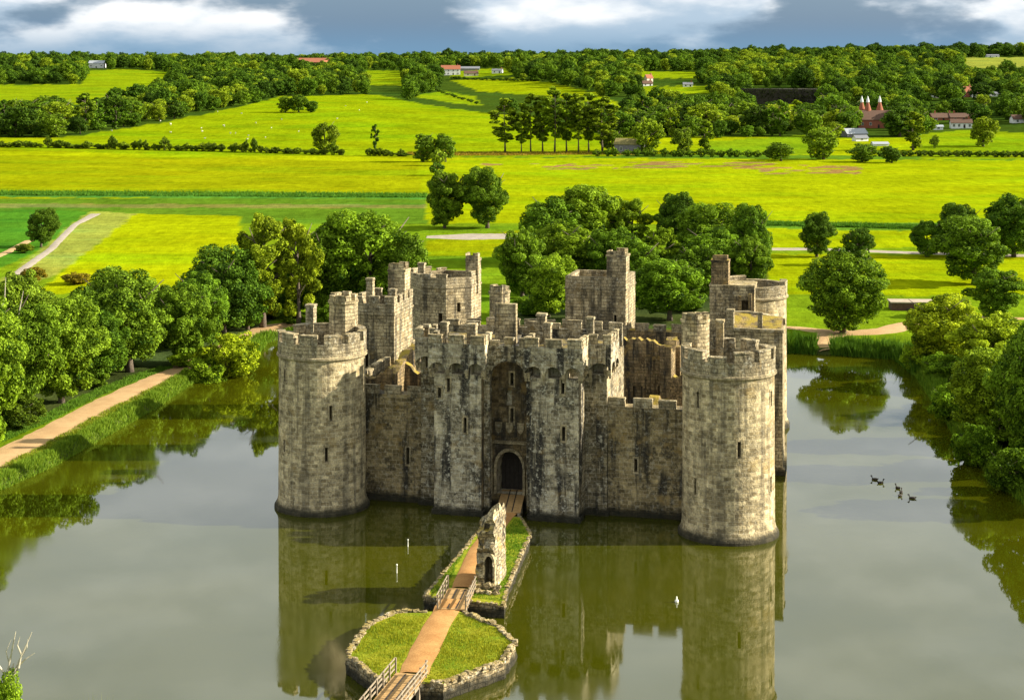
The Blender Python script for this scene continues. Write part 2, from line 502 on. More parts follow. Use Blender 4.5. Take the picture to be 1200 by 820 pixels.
def leaf_mat(name, dark, light, trans=0.32):
    m, t = newmat(name)
    at = t.add('ShaderNodeAttribute', attribute_name='tint', attribute_type='GEOMETRY').outputs['Fac']
    oi = t.add('ShaderNodeObjectInfo')
    col = t.mix(at, dark, light)
    col = t.mix(1.0, col, oi.outputs['Color'], 'MULTIPLY')
    d = t.add('ShaderNodeBsdfPrincipled', {'Base Color': col, 'Roughness': 0.65, 'Specular IOR Level': 0.06})
    tr = t.add('ShaderNodeBsdfTranslucent', {'Color': t.mix(1.0, col, (1.3, 1.25, 0.6), 'MULTIPLY')})
    mx = t.add('ShaderNodeMixShader', {0: trans, 1: d.outputs[0], 2: tr.outputs[0]})
    t.add('ShaderNodeOutputMaterial', {'Surface': mx.outputs[0]})
    return m
M['leaf'] = leaf_mat('leaves', (0.020, 0.046, 0.003), (0.310, 0.405, 0.030), 0.26)
M['blade'] = leaf_mat('grass_blades', (0.06, 0.12, 0.012), (0.22, 0.27, 0.03), 0.25)

# ground: field colours are the crops and swards themselves, kept per vertex
m, t = newmat('meadow')
pos = t.add('ShaderNodeNewGeometry').outputs['Position']
at = t.add('ShaderNodeAttribute', attribute_name='sward', attribute_type='GEOMETRY').outputs['Color']
n1 = t.noise(t.scale(pos, (1, 1, 0.2)), 0.03, 6.0, 0.6)
n2 = t.noise(t.scale(pos, (1, 0.35, 0.2)), 0.35, 5.0, 0.7)
n3 = t.noise(pos, 2.2, 4.0, 0.7)
f = t.math('MULTIPLY', t.ramp(n1, 0.25, 0.75, 0.80, 1.18), t.ramp(n2, 0.25, 0.75, 0.78, 1.2))
f = t.math('MULTIPLY', f, t.ramp(n3, 0.2, 0.8, 0.8, 1.2))
n4 = t.noise(t.scale(pos, (0.03, 0.45, 0.2)), 1.0, 4.0, 0.6)
f = t.math('MULTIPLY', f, t.ramp(n4, 0.3, 0.7, 0.86, 1.12))
n5 = t.noise(t.scale(pos, (1, 0.5, 1)), 0.12, 7.0, 0.75)
f = t.math('MULTIPLY', f, t.ramp(n5, 0.52, 0.72, 1.0, 0.72))
col = t.mix(1.0, at, t.add('ShaderNodeCombineXYZ', {'X': f, 'Y': f, 'Z': f}).outputs[0], 'MULTIPLY')
col = t.mix(t.ramp(t.noise(t.vmath('ADD', pos, (70, 9, 0)), 0.018, 6.0, 0.65), 0.48, 0.72, 0.0, 0.35), col, t.mix(1.0, col, (1.3, 1.02, 0.8), 'MULTIPLY'))
col = t.mix(t.ramp(t.noise(t.vmath('ADD', t.scale(pos, (0.45, 1, 1)), (11, 40, 0)), 0.022, 6.0, 0.7), 0.46, 0.66, 0.0, 0.75), col, t.mix(1.0, col, (0.70, 0.95, 1.2), 'MULTIPLY'))
finish(t, col, 0.95, t.math('ADD', n3, t.math('MULTIPLY', n2, 2.0)), 0.6, 0.25, 0.0)
M['meadow'] = m

# water: murky olive, mirror-like with faint ripples
m, t = newmat('moat_water')
pos = t.add('ShaderNodeNewGeometry').outputs['Position']
r1 = t.noise(t.scale(pos, (1.0, 0.45, 1.0)), 1.6, 3.0, 0.5)
r2 = t.noise(t.scale(pos, (1.0, 0.5, 1.0)), 6.0, 2.0, 0.5)
ruff = t.ramp(t.noise(t.scale(pos, (0.8, 1.3, 1)), 0.04, 4.0, 0.6), 0.46, 0.64)
hgt = t.math('ADD', t.math('MULTIPLY', r1, 0.35), t.math('MULTIPLY', r2, t.math('MULTIPLY', ruff, 0.5)))
mud = t.mix(t.ramp(t.noise(pos, 0.05, 4.0, 0.6), 0.3, 0.7), (0.046, 0.048, 0.001), (0.035, 0.040, 0.001))
finish(t, mud, t.ramp(ruff, 0, 1, 0.025, 0.08), hgt, 0.042, 0.06, 0.5, IOR=1.95)
M['water'] = m

# ---------------------------------------------------------------- ground and water
def fields():
    L = []
    yel = (0.190, 0.212, 0.002); lime = (0.212, 0.254, 0.002); park = (0.120, 0.190, 0.006); wood = (0.035, 0.062, 0.006)
    crop = (0.052, 0.150, 0.010); rank = (0.075, 0.145, 0.009); mow = (0.240, 0.278, 0.002); brown = (0.21, 0.13, 0.04)
    return yel, lime, park, wood, crop, rank, mow, brown
YEL, LIME, PARK, WOODC, CROP, RANK, MOW, BROWN = fields()
HILLF = {   # fields on the far slopes, outlines in photograph pixels
 'a': ((20, 167), (100, 158), (200, 142), (300, 121), (330, 113), (440, 111), (500, 123), (565, 132), (640, 138), (722, 164), (725, 184), (600, 184), (480, 184), (200, 180), (0, 176)),
 'b': ((-60, 100), (95, 99), (103, 83), (150, 81), (195, 84), (203, 90), (180, 103), (130, 112), (95, 122), (40, 120), (-60, 127)),
 'c': ((528, 94), (600, 92), (650, 98), (700, 110), (742, 130), (690, 120), (640, 113), (560, 107)),
 'd': ((480, 113), (520, 107), (556, 113), (566, 124), (540, 122)),
 'e': ((425, 82), (470, 83), (478, 101), (432, 100)),
 'f': ((528, 82), (592, 80), (602, 88), (530, 92)),
 'g': ((872, 124), (958, 122), (952, 131), (878, 132)),
 'h': ((828, 166), (945, 158), (956, 181), (828, 183)),
 'i': ((1078, 157), (1140, 152), (1260, 160), (1260, 187), (1078, 187)),
 'j': ((1128, 68), (1290, 66), (1290, 79), (1130, 80)),
 'k': ((745, 84), (822, 84), (822, 92), (748, 92)),
 'l': ((752, 102), (832, 100), (836, 110), (758, 112)),
}
def ground_colour(X, Y, Z):
    n = len(X)
    u = U0 + F * X / np.maximum(Y, 1); v = VH + F * (H - Z) / np.maximum(Y, 1)
    ju = np.sin(X * 0.9 + Y * 0.31) + np.sin(X * 0.37 - Y * 0.8) ; jv = np.sin(X * 0.53 + 2) + np.sin(Y * 0.71 + X * 0.21)
    u = u + 0.9 * ju * np.clip(400 / np.maximum(Y, 1), 0, 1); v = v + 0.35 * jv
    q = np.stack([u, v], 1)
    C = np.tile(np.array(PARK), (n, 1))
    far = Y > 300
    def put(poly, c, cond=None):
        k = poly_in(q, poly) & far
        if cond is not None: k &= cond
        C[k] = c
    put([(-300, 262), (1500, 262), (1500, 100), (-300, 100)], LIME)
    put([(-300, 233), (495, 231), (488, 184), (-300, 168)], YEL)
    put([(-300, 176), (485, 190), (520, 186), (-300, 172)], MOW)
    put([(-300, 247), (-300, 234), (500, 231), (500, 262), (275, 262), (90, 248)], RANK)
    put([(-300, 238), (500, 240), (500, 244), (-300, 243)], (0.15, 0.15, 0.03))
    put([(-300, 224), (500, 227), (500, 233), (-300, 230)], (0.065, 0.175, 0.02))
    put([(-200, 330), (-200, 246), (105, 247), (60, 285), (0, 315)], CROP)
    put([(0, 330), (105, 247), (160, 250), (70, 320), (20, 340)], (0.21, 0.235, 0.035))
    put([(40, 345), (158, 251), (280, 253), (300, 340)], MOW)
    put([(500, 300), (500, 282), (610, 270), (600, 300)], YEL)
    put([(895, 268), (1500, 276), (1500, 266), (895, 260)], (0.08, 0.165, 0.012))
    put([(895, 290), (1500, 292), (1500, 276), (895, 268)], LIME)
    put([(895, 345), (1500, 350), (1500, 302), (895, 298)], LIME)
    put([(480, 184), (1500, 190), (1500, 186), (480, 179)], RANK)
    hillm = Y > 905
    C[hillm] = WOODC
    for k, pl in HILLF.items():
        put(pl, {'j': (0.20, 0.22, 0.03), 'a': (0.168, 0.222, 0.002), 'c': (0.180, 0.222, 0.002), 'h': (0.13, 0.20, 0.004), 'i': (0.155, 0.215, 0.003)}.get(k, (0.160, 0.215, 0.003)))
    # trodden brown rush patches on the flood meadow
    s = np.sin(u / 17.0) + np.sin(u / 7.3 + v) + 1.3 * np.sin(v * 1.9 + u / 31)
    put([(735, 190), (860, 189), (1010, 196), (1010, 204), (900, 204), (880, 198), (735, 197)], BROWN, s > 0.1)
    put([(540, 192), (760, 192), (760, 197), (640, 199)], BROWN, s > 0.6)
    return C
ts = np.concatenate([np.linspace(-3.0, -0.62, 14), np.linspace(-0.6, 0.6, 601), np.linspace(0.62, 3.0, 14)])
ys = [-300, -200, -120, -60, -20, 20, 50, 70, 85, 95] + list(np.arange(100, 300, 1.2))
y = 300.0
while y < 2700: y *= 1.006 if y < 850 else 1.0115; ys.append(y)
while y < 16000: y *= 1.12; ys.append(y)
ys = np.array(ys)
XX = ts[None, :] * (np.maximum(ys, 0)[:, None] + 150); YY = np.repeat(ys[:, None], len(ts), 1)
Xf, Yf = XX.ravel(), YY.ravel()
Zf = zg(Xf, Yf)
nr, nc = XX.shape
idx = np.arange(nr * nc).reshape(nr, nc)
faces = np.stack([idx[:-1, :-1], idx[:-1, 1:], idx[1:, 1:], idx[1:, :-1]], -1).reshape(-1, 4)
def np_mesh(name, V, Fq, mat):
    me = bpy.data.meshes.new(name)
    V = np.asarray(V, np.float32); Fq = np.asarray(Fq, np.int32)
    me.vertices.add(len(V)); me.vertices.foreach_set('co', V.ravel())
    k = Fq.shape[1]
    me.loops.add(Fq.size); me.loops.foreach_set('vertex_index', Fq.ravel())
    me.polygons.add(len(Fq)); me.polygons.foreach_set('loop_start', np.arange(0, Fq.size, k, dtype=np.int32))
    me.polygons.foreach_set('loop_total', np.full(len(Fq), k, np.int32))
    me.materials.append(mat)
    me.update(calc_edges=True)
    return me
me = np_mesh('ground', np.stack([Xf, Yf, Zf], 1), faces, M['meadow'])
me.polygons.foreach_set('use_smooth', np.ones(len(faces), bool))
ca = me.color_attributes.new('sward', 'FLOAT_COLOR', 'POINT')
gc = ground_colour(Xf, Yf, Zf)
dm = poly_dist(np.stack([Xf, Yf], 1), MOAT)
uu_, vv_ = PIX(Xf, np.maximum(Yf, 1), Zf); qq = np.stack([uu_, vv_], 1)
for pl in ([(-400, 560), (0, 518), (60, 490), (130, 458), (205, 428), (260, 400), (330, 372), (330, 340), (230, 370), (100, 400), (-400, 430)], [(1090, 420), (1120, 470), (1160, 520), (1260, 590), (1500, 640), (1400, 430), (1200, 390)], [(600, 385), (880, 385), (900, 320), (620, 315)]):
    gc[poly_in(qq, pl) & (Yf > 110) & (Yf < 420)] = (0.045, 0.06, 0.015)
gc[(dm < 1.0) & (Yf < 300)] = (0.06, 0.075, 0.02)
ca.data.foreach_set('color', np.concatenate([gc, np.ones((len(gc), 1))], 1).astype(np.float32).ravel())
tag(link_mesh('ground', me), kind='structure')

mb = MB()
wp = [(-75, 100), (70, 100), (70, 300), (-75, 300)]
mb.add([(p[0], p[1], 0.0) for p in wp], [(0, 1, 2, 3)])
tag(mb.build('water', M['water']), kind='structure')

def ribbon(name, pts, widths, mat, zoff=0.05, kind='structure', flat=None):
    pts = np.array(pts, float)
    # resample
    seg = np.hypot(*np.diff(pts, axis=0).T); cum = np.concatenate([[0], np.cumsum(seg)])
    n = max(int(cum[-1] / 1.5), 4)
    s = np.linspace(0, cum[-1], n)
    X = np.interp(s, cum, pts[:, 0]); Y = np.interp(s, cum, pts[:, 1])
    for _ in range(3):
        X[1:-1] = (X[:-2] + 2 * X[1:-1] + X[2:]) / 4; Y[1:-1] = (Y[:-2] + 2 * Y[1:-1] + Y[2:]) / 4
    W = np.interp(s, cum, widths) if hasattr(widths, '__len__') else np.full(n, widths)
    tx = np.gradient(X); ty = np.gradient(Y); L = np.hypot(tx, ty); nx, ny = -ty / L, tx / L
    V, Fc = [], []
    rr = np.random.default_rng(3)
    for i in range(n):
        for j, k in enumerate((-1, -0.5, 0, 0.5, 1)):
            e = k * W[i] / 2 * (1 + (rr.uniform(-0.09, 0.09) if abs(k) == 1 else 0))
            x, y_ = X[i] + nx[i] * e, Y[i] + ny[i] * e
            zz = flat if flat is not None else float(zg(x, y_)[0])
            V.append((x, y_, zz + zoff - (0.12 if abs(k) == 1 else 0)))
    for i in range(n - 1):
        for j in range(4):
            a = i * 5 + j
            Fc.append((a, a + 1, a + 6, a + 5))
    m_ = MB().add(V, [f[::-1] for f in Fc])
    return tag(m_.build(name, mat, smooth_=True), kind=kind)
ribbon('moat_path', [XY(u, v) for u, v in ((-60, 572), (0, 537), (60, 508), (120, 475), (170, 452), (205, 437), (235, 424), (290, 398), (318, 382), (345, 380))], 5.6, M['path'], 0.09)
ribbon('south_path', [XY(u, v) for u, v in ((860, 384), (925, 383), (985, 391), (1040, 388), (1062, 379), (1130, 372), (1230, 374))], [2.5, 3, 6, 6, 4, 3, 3], M['path'], 0.09)
ribbon('landing_path', [XY(u, v) for u, v in ((968, 408), (966, 399), (975, 392))], [2.2, 2.6, 5], M['path'], 0.16)
ribbon('grey_lane', [XY(u, v) for u, v in ((860, 293), (960, 292), (1060, 295), (1260, 300))], 6.0, M['lane'], 0.09)
ribbon('car_park', [XY(u, v) for u, v in ((500, 277), (545, 277), (590, 277), (622, 275))], [6, 16, 15, 8], M['lane'], 0.09)
ribbon('field_track', [XY(u, v) for u, v in ((18, 322), (60, 293), (88, 263), (112, 250))], [2.6, 2.2, 2.2, 3.5], M['lane'], 0.09)
ribbon('crop_path', [XY(u, v) for u, v in ((-20, 308), (10, 296), (34, 283))], 2.5, M['path'], 0.09)

# ================================================================= CASTLE
TH = R(-14.0)
CO = np.array([0.7, 169.5, 0.0])
Frame.ang = 0.0
def FR(o, ang):
    f = Frame(o, ang); f.ang = ang; return f
def sub(fr, p, ang):
    return FR(fr((p[0], p[1], p[2] if len(p) > 2 else 0.0)), fr.ang + ang)
C = FR(CO, TH)
castle = empty('castle', CO, 'ruined square stone castle with round corner towers and gatehouse rising from the moat', 'castle')
RD = 4.4
NW, NE, SW, SE = (20.85, 164.5), (-19.4, 174.5), (29.8, 213.0), (-8.6, 221.0)

def outward_box(p, ang, hw, z0, z1, din, dout):     # a box through a wall at p, ang = outward direction
    f = FR((p[0], p[1], 0), ang - math.pi / 2 + math.pi)   # local +y runs inwards
    return f, (-hw, -dout, z0), (hw, din, z1)
def slit(cut, parent, p, ang, zc, h=1.35, w_=0.30, arched=False, deep=1.6, name='arrow_slit'):
    f, lo, hi = outward_box(p, ang, w_ / 2, zc - h / 2, zc + h / 2, deep, 0.6)
    cut.box(f, lo, hi)
    s = MB(); a = w_ / 2; b = a + 0.17; z0, z1 = zc - h / 2, zc + h / 2
    for lo, hi in (((-b, -0.035, z0 - 0.20), (-a, 0.25, z1 + 0.22)), ((a, -0.035, z0 - 0.20), (b, 0.25, z1 + 0.22)),
                   ((-a, -0.034, z1), (a, 0.25, z1 + 0.219)), ((-a, -0.05, z0 - 0.199), (a, 0.25, z0))):
        s.box(f, lo, hi)
    return s.build(name, M['dress'], parent)
def on_drum(c, u, v, r=RD):
    d = np.array([(u - U0) / F, 1.0]); c = np.array(c)
    a = d @ d; b = -2 * d @ c; cc = c @ c - r * r
    disc = max(b * b - 4 * a * cc, 0)
    t = (-b - math.sqrt(disc)) / (2 * a)
    p = d * t
    n = p - c
    return p, math.atan2(n[1], n[0]), zat(v, p[1])
def on_plane(fr, ly, u, v):
    d = np.array([(u - U0) / F, 1.0])
    o2, y2 = fr.o[:2], fr.y[:2]
    t = (o2 @ y2 + ly) / (d @ y2)
    p = d * t
    return p, math.atan2(-y2[1], -y2[0]), zat(v, p[1])

def merlon_block(poly, z0, z1, seed):
    s = MB()
    s.prism(poly, z0, z1 - 0.14)
    c = np.mean(np.array(poly), 0)
    big = [tuple(c + (np.array(p) - c) * 1.0 + (np.array(p) - c) / (np.linalg.norm(np.array(p) - c) + 1e-6) * 0.07) for p in poly]
    s.prism(big, z1 - 0.14, z1, inset=0.06)
    return s.rough(0.035, seed)
def ring_parapet(parent, c, ri, ro, z0, z1, z2, nm, phase, seed, damage=0.15, gapfrac=0.28):
    p = MB()
    p.lathe(c[0], c[1], [(ri, z0), (ri, z1), (ro, z1), (ro, z0), (ri, z0)], 60, cap=False)
    p.f = [f[::-1] for f in p.f]; p.uv = [u[::-1] for u in p.uv]
    p.build('parapet', M['merlon'], parent)
    st = MB(); st.lathe(c[0], c[1], [(ro - 0.02, z0 - 0.30), (ro + 0.14, z0 - 0.14), (ro + 0.14, z0 + 0.02), (ro + 0.005, z0 + 0.12)], 60, cap=False)
    st.build('string_course', M['dress'], parent)
    rr = np.random.default_rng(seed)
    for k in range(nm):
        a0 = phase + 2 * math.pi * k / nm; a1 = a0 + 2 * math.pi / nm * (1 - gapfrac * rr.uniform(0.8, 1.2))
        zt = z2 + rr.uniform(-0.10, 0.08)
        if rr.random() < damage: zt -= rr.uniform(0.25, 0.6)
        aa = np.linspace(a0, a1, 5)
        poly = [(c[0] + ro * math.cos(a), c[1] + ro * math.sin(a)) for a in aa] + [(c[0] + ri * math.cos(a), c[1] + ri * math.sin(a)) for a in aa[::-1]]
        merlon_block(poly, z1, zt, seed + k).build('merlon', M['merlon'], parent)
def line_merlons(parent, f, length, thick, z0, z1, wid, gap, seed, damage=0.15, lead=None):
    rr = np.random.default_rng(seed)
    n = max(int(round((length + gap) / (wid + gap))), 1)
    pitch = (length + gap) / n
    for k in range(n):
        x0 = k * pitch; x1 = x0 + pitch - gap * rr.uniform(0.85, 1.15)
        x1 = min(x1, length)
        zt = z1 + rr.uniform(-0.08, 0.08)
        if rr.random() < damage: zt -= rr.uniform(0.2, 0.55)
        poly = [tuple(f((x, y, 0))[:2]) for x, y in ((x0, 0), (x1, 0), (x1, thick), (x0, thick))]
        merlon_block(poly, z0, zt, seed * 31 + k).build('merlon', M['merlon'], parent)
def turret(parent, c, r, z0, z1, n=8, rot=0.39, seed=1, name='stair_turret', posts=3, mat='tower'):
    s = MB()
    pl = [(c[0] + r * math.cos(rot + 2 * math.pi * k / n), c[1] + r * math.sin(rot + 2 * math.pi * k / n)) for k in range(n)]
    s.prism(pl, z0, z1 - 1.0)
    pl2 = [(c[0] + (p[0] - c[0]) * 1.07, c[1] + (p[1] - c[1]) * 1.07) for p in pl]
    s.prism(pl2, z1 - 1.0, z1 - 0.72)
    rr = np.random.default_rng(seed)
    for k in range(0, n):
        if rr.random() < 0.35 and k % 2: continue
        a, b = np.array(pl[k]), np.array(pl[(k + 1) % n])
        d = (b - a); a2, b2 = a + d * 0.08, a + d * (0.94 if k % 3 else 0.66)
        ci = np.array(c)
        i1, i2 = a2 + (ci - a2) * 0.34, b2 + (ci - b2) * 0.34
        s.prism([tuple(a2), tuple(b2), tuple(i2), tuple(i1)], z1 - 0.72, z1 - rr.uniform(0.0, 0.30))
    s.rough(0.03, seed)
    return s.build(name, M[mat], parent)
def stack(parent, c, w_, z0, z1, ang=TH, name='chimney', seed=5):
    f = FR((c[0], c[1], 0), ang)
    s = MB()
    s.box(f, (-w_ / 2, -w_ / 2, z0), (w_ / 2, w_ / 2, z1 - 0.25))
    s.box(f, (-w_ / 2 - 0.09, -w_ / 2 - 0.09, z1 - 0.25), (w_ / 2 + 0.09, w_ / 2 + 0.09, z1), taper=0.04)
    return s.rough(0.025, seed).build(name, M['merlon'], parent)

def drum(c, slits, phase, seed, ztop=18.0, damage=0.15):
    s = MB()
    zd = ztop - 2.35
    s.lathe(c[0], c[1], [(4.95, -2.0), (4.85, 0.25), (4.55, 0.75), (4.46, 1.2), (4.44, 4.0), (4.42, 8.0), (4.40, 12.0), (RD, zd)], 64)
    o = s.build('round_tower', M['drum'], castle)
    cut = MB()
    for (u, v, h) in slits:
        p, a, z = on_drum(c, u, v)
        slit(cut, o, p, a, z, h)
    carve(o, cut)
    ring_parapet(o, c, RD - 0.62, RD + 0.10, zd, zd + 1.35, ztop, 11, phase, seed, damage)
    return o

o = drum(NE, [(387.7, 484, 1.5), (382.4, 533, 1.5), (334, 440, 1.2), (333.5, 522, 1.2)], 0.3, 11)
o['label'] = 'round corner tower with shadow of the gatehouse across it'
turret(o, (-17.5, 177.3), 1.5, 15.4, 21.3, 8, 0.2, 4)
stack(o, P(362, 369, 17.9)[:2] + np.array([0, 2.0]), 0.9, 15.4, 18.8)
o = drum(NW, [(866.3, 527, 1.55), (815, 570, 1.6), (818, 468, 1.5), (903.5, 467, 1.4), (903, 567, 1.4)], 0.15, 23)
o['label'] = 'round corner tower whose outer side is lit by the sun'
turret(o, (18.0, 167.6), 1.38, 15.4, 20.8, 8, 0.0, 9)
stack(o, (20.5, 168.2), 0.75, 15.4, 19.9)
stack(o, (23.4, 166.6), 0.8, 15.4, 18.2, seed=8)

# far corner towers
s = MB(); s.lathe(SW[0], SW[1], [(4.85, -2), (4.8, 0.4), (4.45, 1.0), (4.4, 16.2)], 56)
o = s.build('round_tower', M['drum'], castle)
ring_parapet(o, SW, 3.75, 4.5, 16.2, 17.6, 18.05, 9, 0.2, 41, 0.6, 0.12)
s = MB(); fsw = FR((26.4, 207.2, 0), R(-12))
s.box(fsw, (-2.4, 0, -1.5), (3.0, 4.5, 17.9)); s.box(fsw, (-2.45, -0.06, 17.9), (3.05, 4.5, 18.15))
ob = s.build('inner_tower_block', M['tower'], o)
cut = MB(); cut.box(fsw, (1.5, -0.5, 13.9), (2.3, 1.5, 16.3)); cut.box(fsw, (-1.3, -0.5, 10.6), (-0.9, 1.5, 12))
carve(ob, cut)
s = MB(); s.box(fsw, (2.35, -0.9, 13.6), (2.75, -0.03, 17.2)); s.box(fsw, (1.05, -0.5, 13.6), (1.4, -0.03, 16.9)); s.rough(0.06, 3)
s.build('broken_wall_stub', M['inner'], o)
turret(o, tuple(fsw((-1.2, 1.4, 0))[:2]), 1.45, 17.0, 21.8, 4, 0.57, 12, mat='inner')

pl = [(SE[0] + 4.6 * math.cos(R(-87 + 45 * k)), SE[1] + 4.6 * math.sin(R(-87 + 45 * k))) for k in range(8)]
s = MB(); s.prism(pl, -1.5, 16.6)
o = s.build('octagonal_tower', M['tower'], castle)
fo = FR((SE[0], SE[1], 0), R(-87 + 22.5 + 90))
cut = MB()
cut.box(fo, (-0.25, -6, 13.4), (0.25, -3.0, 14.6))
fo2 = FR((SE[0], SE[1], 0), R(-87 - 22.5 + 90))
cut.box(fo2, (0.7, -6, 11.4), (1.25, -3.0, 13.3))
carve(o, cut)
for k in range(8):
    a, b = np.array(pl[k]), np.array(pl[(k + 1) % 8])
    L = np.linalg.norm(b - a); an = math.atan2(*(b - a)[::-1])
    f = FR((a[0], a[1], 0), an)
    s = MB(); s.wallprof(f, [0, L * 0.5, L], [16.6] * 3, [17.75] * 3, 0.0, 0.55)
    s.wallprof(f, [-0.03, L + 0.03], [16.5] * 2, [16.72] * 2, -0.09, 0.001)
    s.build('parapet', M['merlon'], o)
    if k not in (0, 3): line_merlons(o, f, L, 0.5, 17.75, 18.4 if k not in (7,) else 18.25, 1.9, 0.8, 60 + k, 0.3)
turret(o, (-5.0, 220.6), 1.15, 15.4, 20.6, 4, 0.55, 21)
stack(o, (-11.6, 219.5), 0.8, 16.4, 19.4)

# square mid-wall towers
def square_tower(fr, x0, x1, y0, y1, zt, slits, name='square_tower', mat='tower', par=1.1, mer=True, seed=1, label=None):
    s = MB(); zd = zt - 0.85 - par
    s.box(fr, (x0 - 0.25, y0 - 0.25, -1.8), (x1 + 0.25, y1 + 0.25, 0.6))
    s2 = MB(); s2.box(fr, (x0, y0, 0.6), (x1, y1, zd))
    o = s2.build(name, M[mat], castle)
    s.build('plinth', M[mat], o)
    cut = MB()
    for (face, along, z, h, w_) in slits:
        if face == 'n': p, a = fr((along, y0, 0)), fr.ang - math.pi / 2
        else: p, a = fr((x1, along, 0)), fr.ang
        slit(cut, o, p, a, z, h, w_)
    carve(o, cut)
    lx, ly = x1 - x0, y1 - y0
    sides = [(sub(fr, (x0, y0), 0), lx), (sub(fr, (x1, y0), math.pi / 2), ly), (sub(fr, (x1, y1), math.pi), lx), (sub(fr, (x0, y1), -math.pi / 2), ly)]
    for i, (f, L) in enumerate(sides):
        e = 0.0 if i % 2 == 0 else 0.5
        q = MB(); q.wallprof(f, [e, L / 2, L - e], [zd] * 3, [zd + par] * 3, 0.0, 0.5)
        q.wallprof(f, [-0.1, L + 0.1], [zd - 0.10] * 2, [zd + 0.14] * 2, -0.10 - 0.002 * i, 0.002 * i + 0.002)
        q.build('parapet', M['merlon'], o)
        if mer: line_merlons(o, f, L, 0.46, zd + par, zt, 1.25, 0.75, seed * 17 + i, 0.2)
    if label: o['label'] = label
    return o
fe = FR((-13.4, 194.0, 0), TH)
o = square_tower(fe, -4.9, 0, 0, 7.1, 18.5, [('n', -3.4, 11.2, 1.7, 0.6), ('e', 3.5, 9.5, 1.4, 0.35)], seed=3)
q = turret(o, tuple(fe((-1.2, 5.6, 0))[:2]), 1.45, 16.0, 21.8, 4, 0.54, 31)
stack(o, tuple(fe((-3.4, 1.6, 0))[:2]), 0.75, 16.4, 20.4, seed=33)
stack(o, tuple(fe((-0.5, 1.2, 0))[:2]), 0.7, 16.4, 19.3, seed=34)
fp = FR((10.4, 214.0, 0), TH)
o = square_tower(fp, -3.8, 3.9, 0, 7.0, 19.1, [('n', 2.6, 13.0, 1.2, 0.3)], par=1.5, mer=False, seed=5)
turret(o, tuple(fp((2.7, 1.35, 0))[:2]), 1.75, 16.0, 21.8, 4, 0.54, 44)
fw = FR((26.6, 187.5, 0), R(-11))
s = MB(); s.box(fw, (-3.2, -0.2, -1.8), (3.35, 6.4, 0.7)); s.box(fw, (-3.0, 0, 0.7), (3.1, 6.2, 15.6))
o = s.build('square_tower', M['tower'], castle)
s = MB(); s.wallprof(FR(fw((-3.1, 0, 0)), fw.ang), [0, 2.1, 4.2, 6.3], [15.6, 15.6, 15.6, 15.6], [15.95, 16.0, 15.9, 15.95], -0.12, 0.5)
s.rough(0.05, 2).build('parapet', M['merlon'], o); s = MB()
s.wallprof(FR(fw((-3.1, 5.6, 0)), fw.ang), [0, 2.1, 4.2, 6.3], [15.6] * 4, [16.9, 17.0, 16.7, 16.3], 0, 0.6)
s.rough(0.05, 2).build('parapet', M['merlon'], o)
s = MB(); q = [fw(p) for p in ((-2.9, 0.5, 15.75), (2.9, 0.5, 15.75), (2.9, 5.6, 16.5), (-2.9, 5.6, 16.9), (-2.9, 0.5, 15.55), (2.9, 0.5, 15.55), (2.9, 5.6, 15.6), (-2.9, 5.6, 15.6))]
s.add(q, [(0, 1, 2, 3), (4, 7, 6, 5), (0, 4, 5, 1), (1, 5, 6, 2), (2, 6, 7, 3), (3, 7, 4, 0)]); s.build('mossy_roof', M['inner'], o)
stack(o, tuple(fw((-2.6, 0.3, 0))[:2]), 0.8, 15.2, 18.0, seed=71)
stack(o, tuple(fw((0.6, 1.2, 0))[:2]), 0.5, 15.2, 17.6, seed=72)

# curtain walls
def curtain(fr, x0, x1, y0, y1, zw, zt, slits=(), seed=1, mat='curtain', wid=1.55, gap=0.75, plinth=True):
    s = MB()
    n = max(int((x1 - x0) / 1.5), 2)
    s.box(fr, (x0, y0, -1.8), (x1, y1, zw))
    o = s.build('curtain_wall', M[mat], castle)
    cut = MB()
    for (u, v, h) in slits:
        p, a, z = on_plane(fr, y0, u, v)
        slit(cut, o, p, a, z, h)
    carve(o, cut)
    if plinth:
        MB().box(fr, (x0, y0 - 0.28, -1.8), (x1, y0 - 0.003, 0.55), taper=0.0).build('plinth', M[mat], o)
    line_merlons(o, sub(fr, (x0, y0), 0), x1 - x0, 0.55, zw, zt, wid, gap, seed, 0.12)
    return o
curtain(C, -17.6, -11.0, 3.4, 5.4, 10.95, 11.9, [(478, 534, 1.7)], 3)
curtain(C, 8.3, 17.8, 3.4, 5.4, 10.8, 11.75, [(745, 545, 1.3)], 4)
def wall_between(a, b, thick, zw, zt, seed, mat='curtain', mer=True, inward=1):
    a = np.array(a); b = np.array(b); L = np.linalg.norm(b - a); an = math.atan2(*(b - a)[::-1])
    f = FR((a[0], a[1], 0), an)
    s = MB(); s.box(f, (0, -thick / 2, -1.8), (L, thick / 2, zw))
    o = s.build('curtain_wall', M[mat], castle)
    if mer: line_merlons(o, sub(f, (0, -thick / 2), 0), L, 0.55, zw, zt, 1.6, 0.8, seed, 0.2)
    return o
wall_between((-8.0, 217.0), (8.0, 216.3), 2.0, 11.7, 12.7, 51, 'inner')
wall_between((13.5, 215.4), (26.0, 211.5), 2.0, 11.6, 12.5, 52, 'inner')
wall_between((22.5, 168.5), (28.6, 209.0), 2.0, 10.9, 11.9, 53)
wall_between((-17.8, 178.5), (-10.2, 217.0), 2.0, 11.0, 12.0, 54)

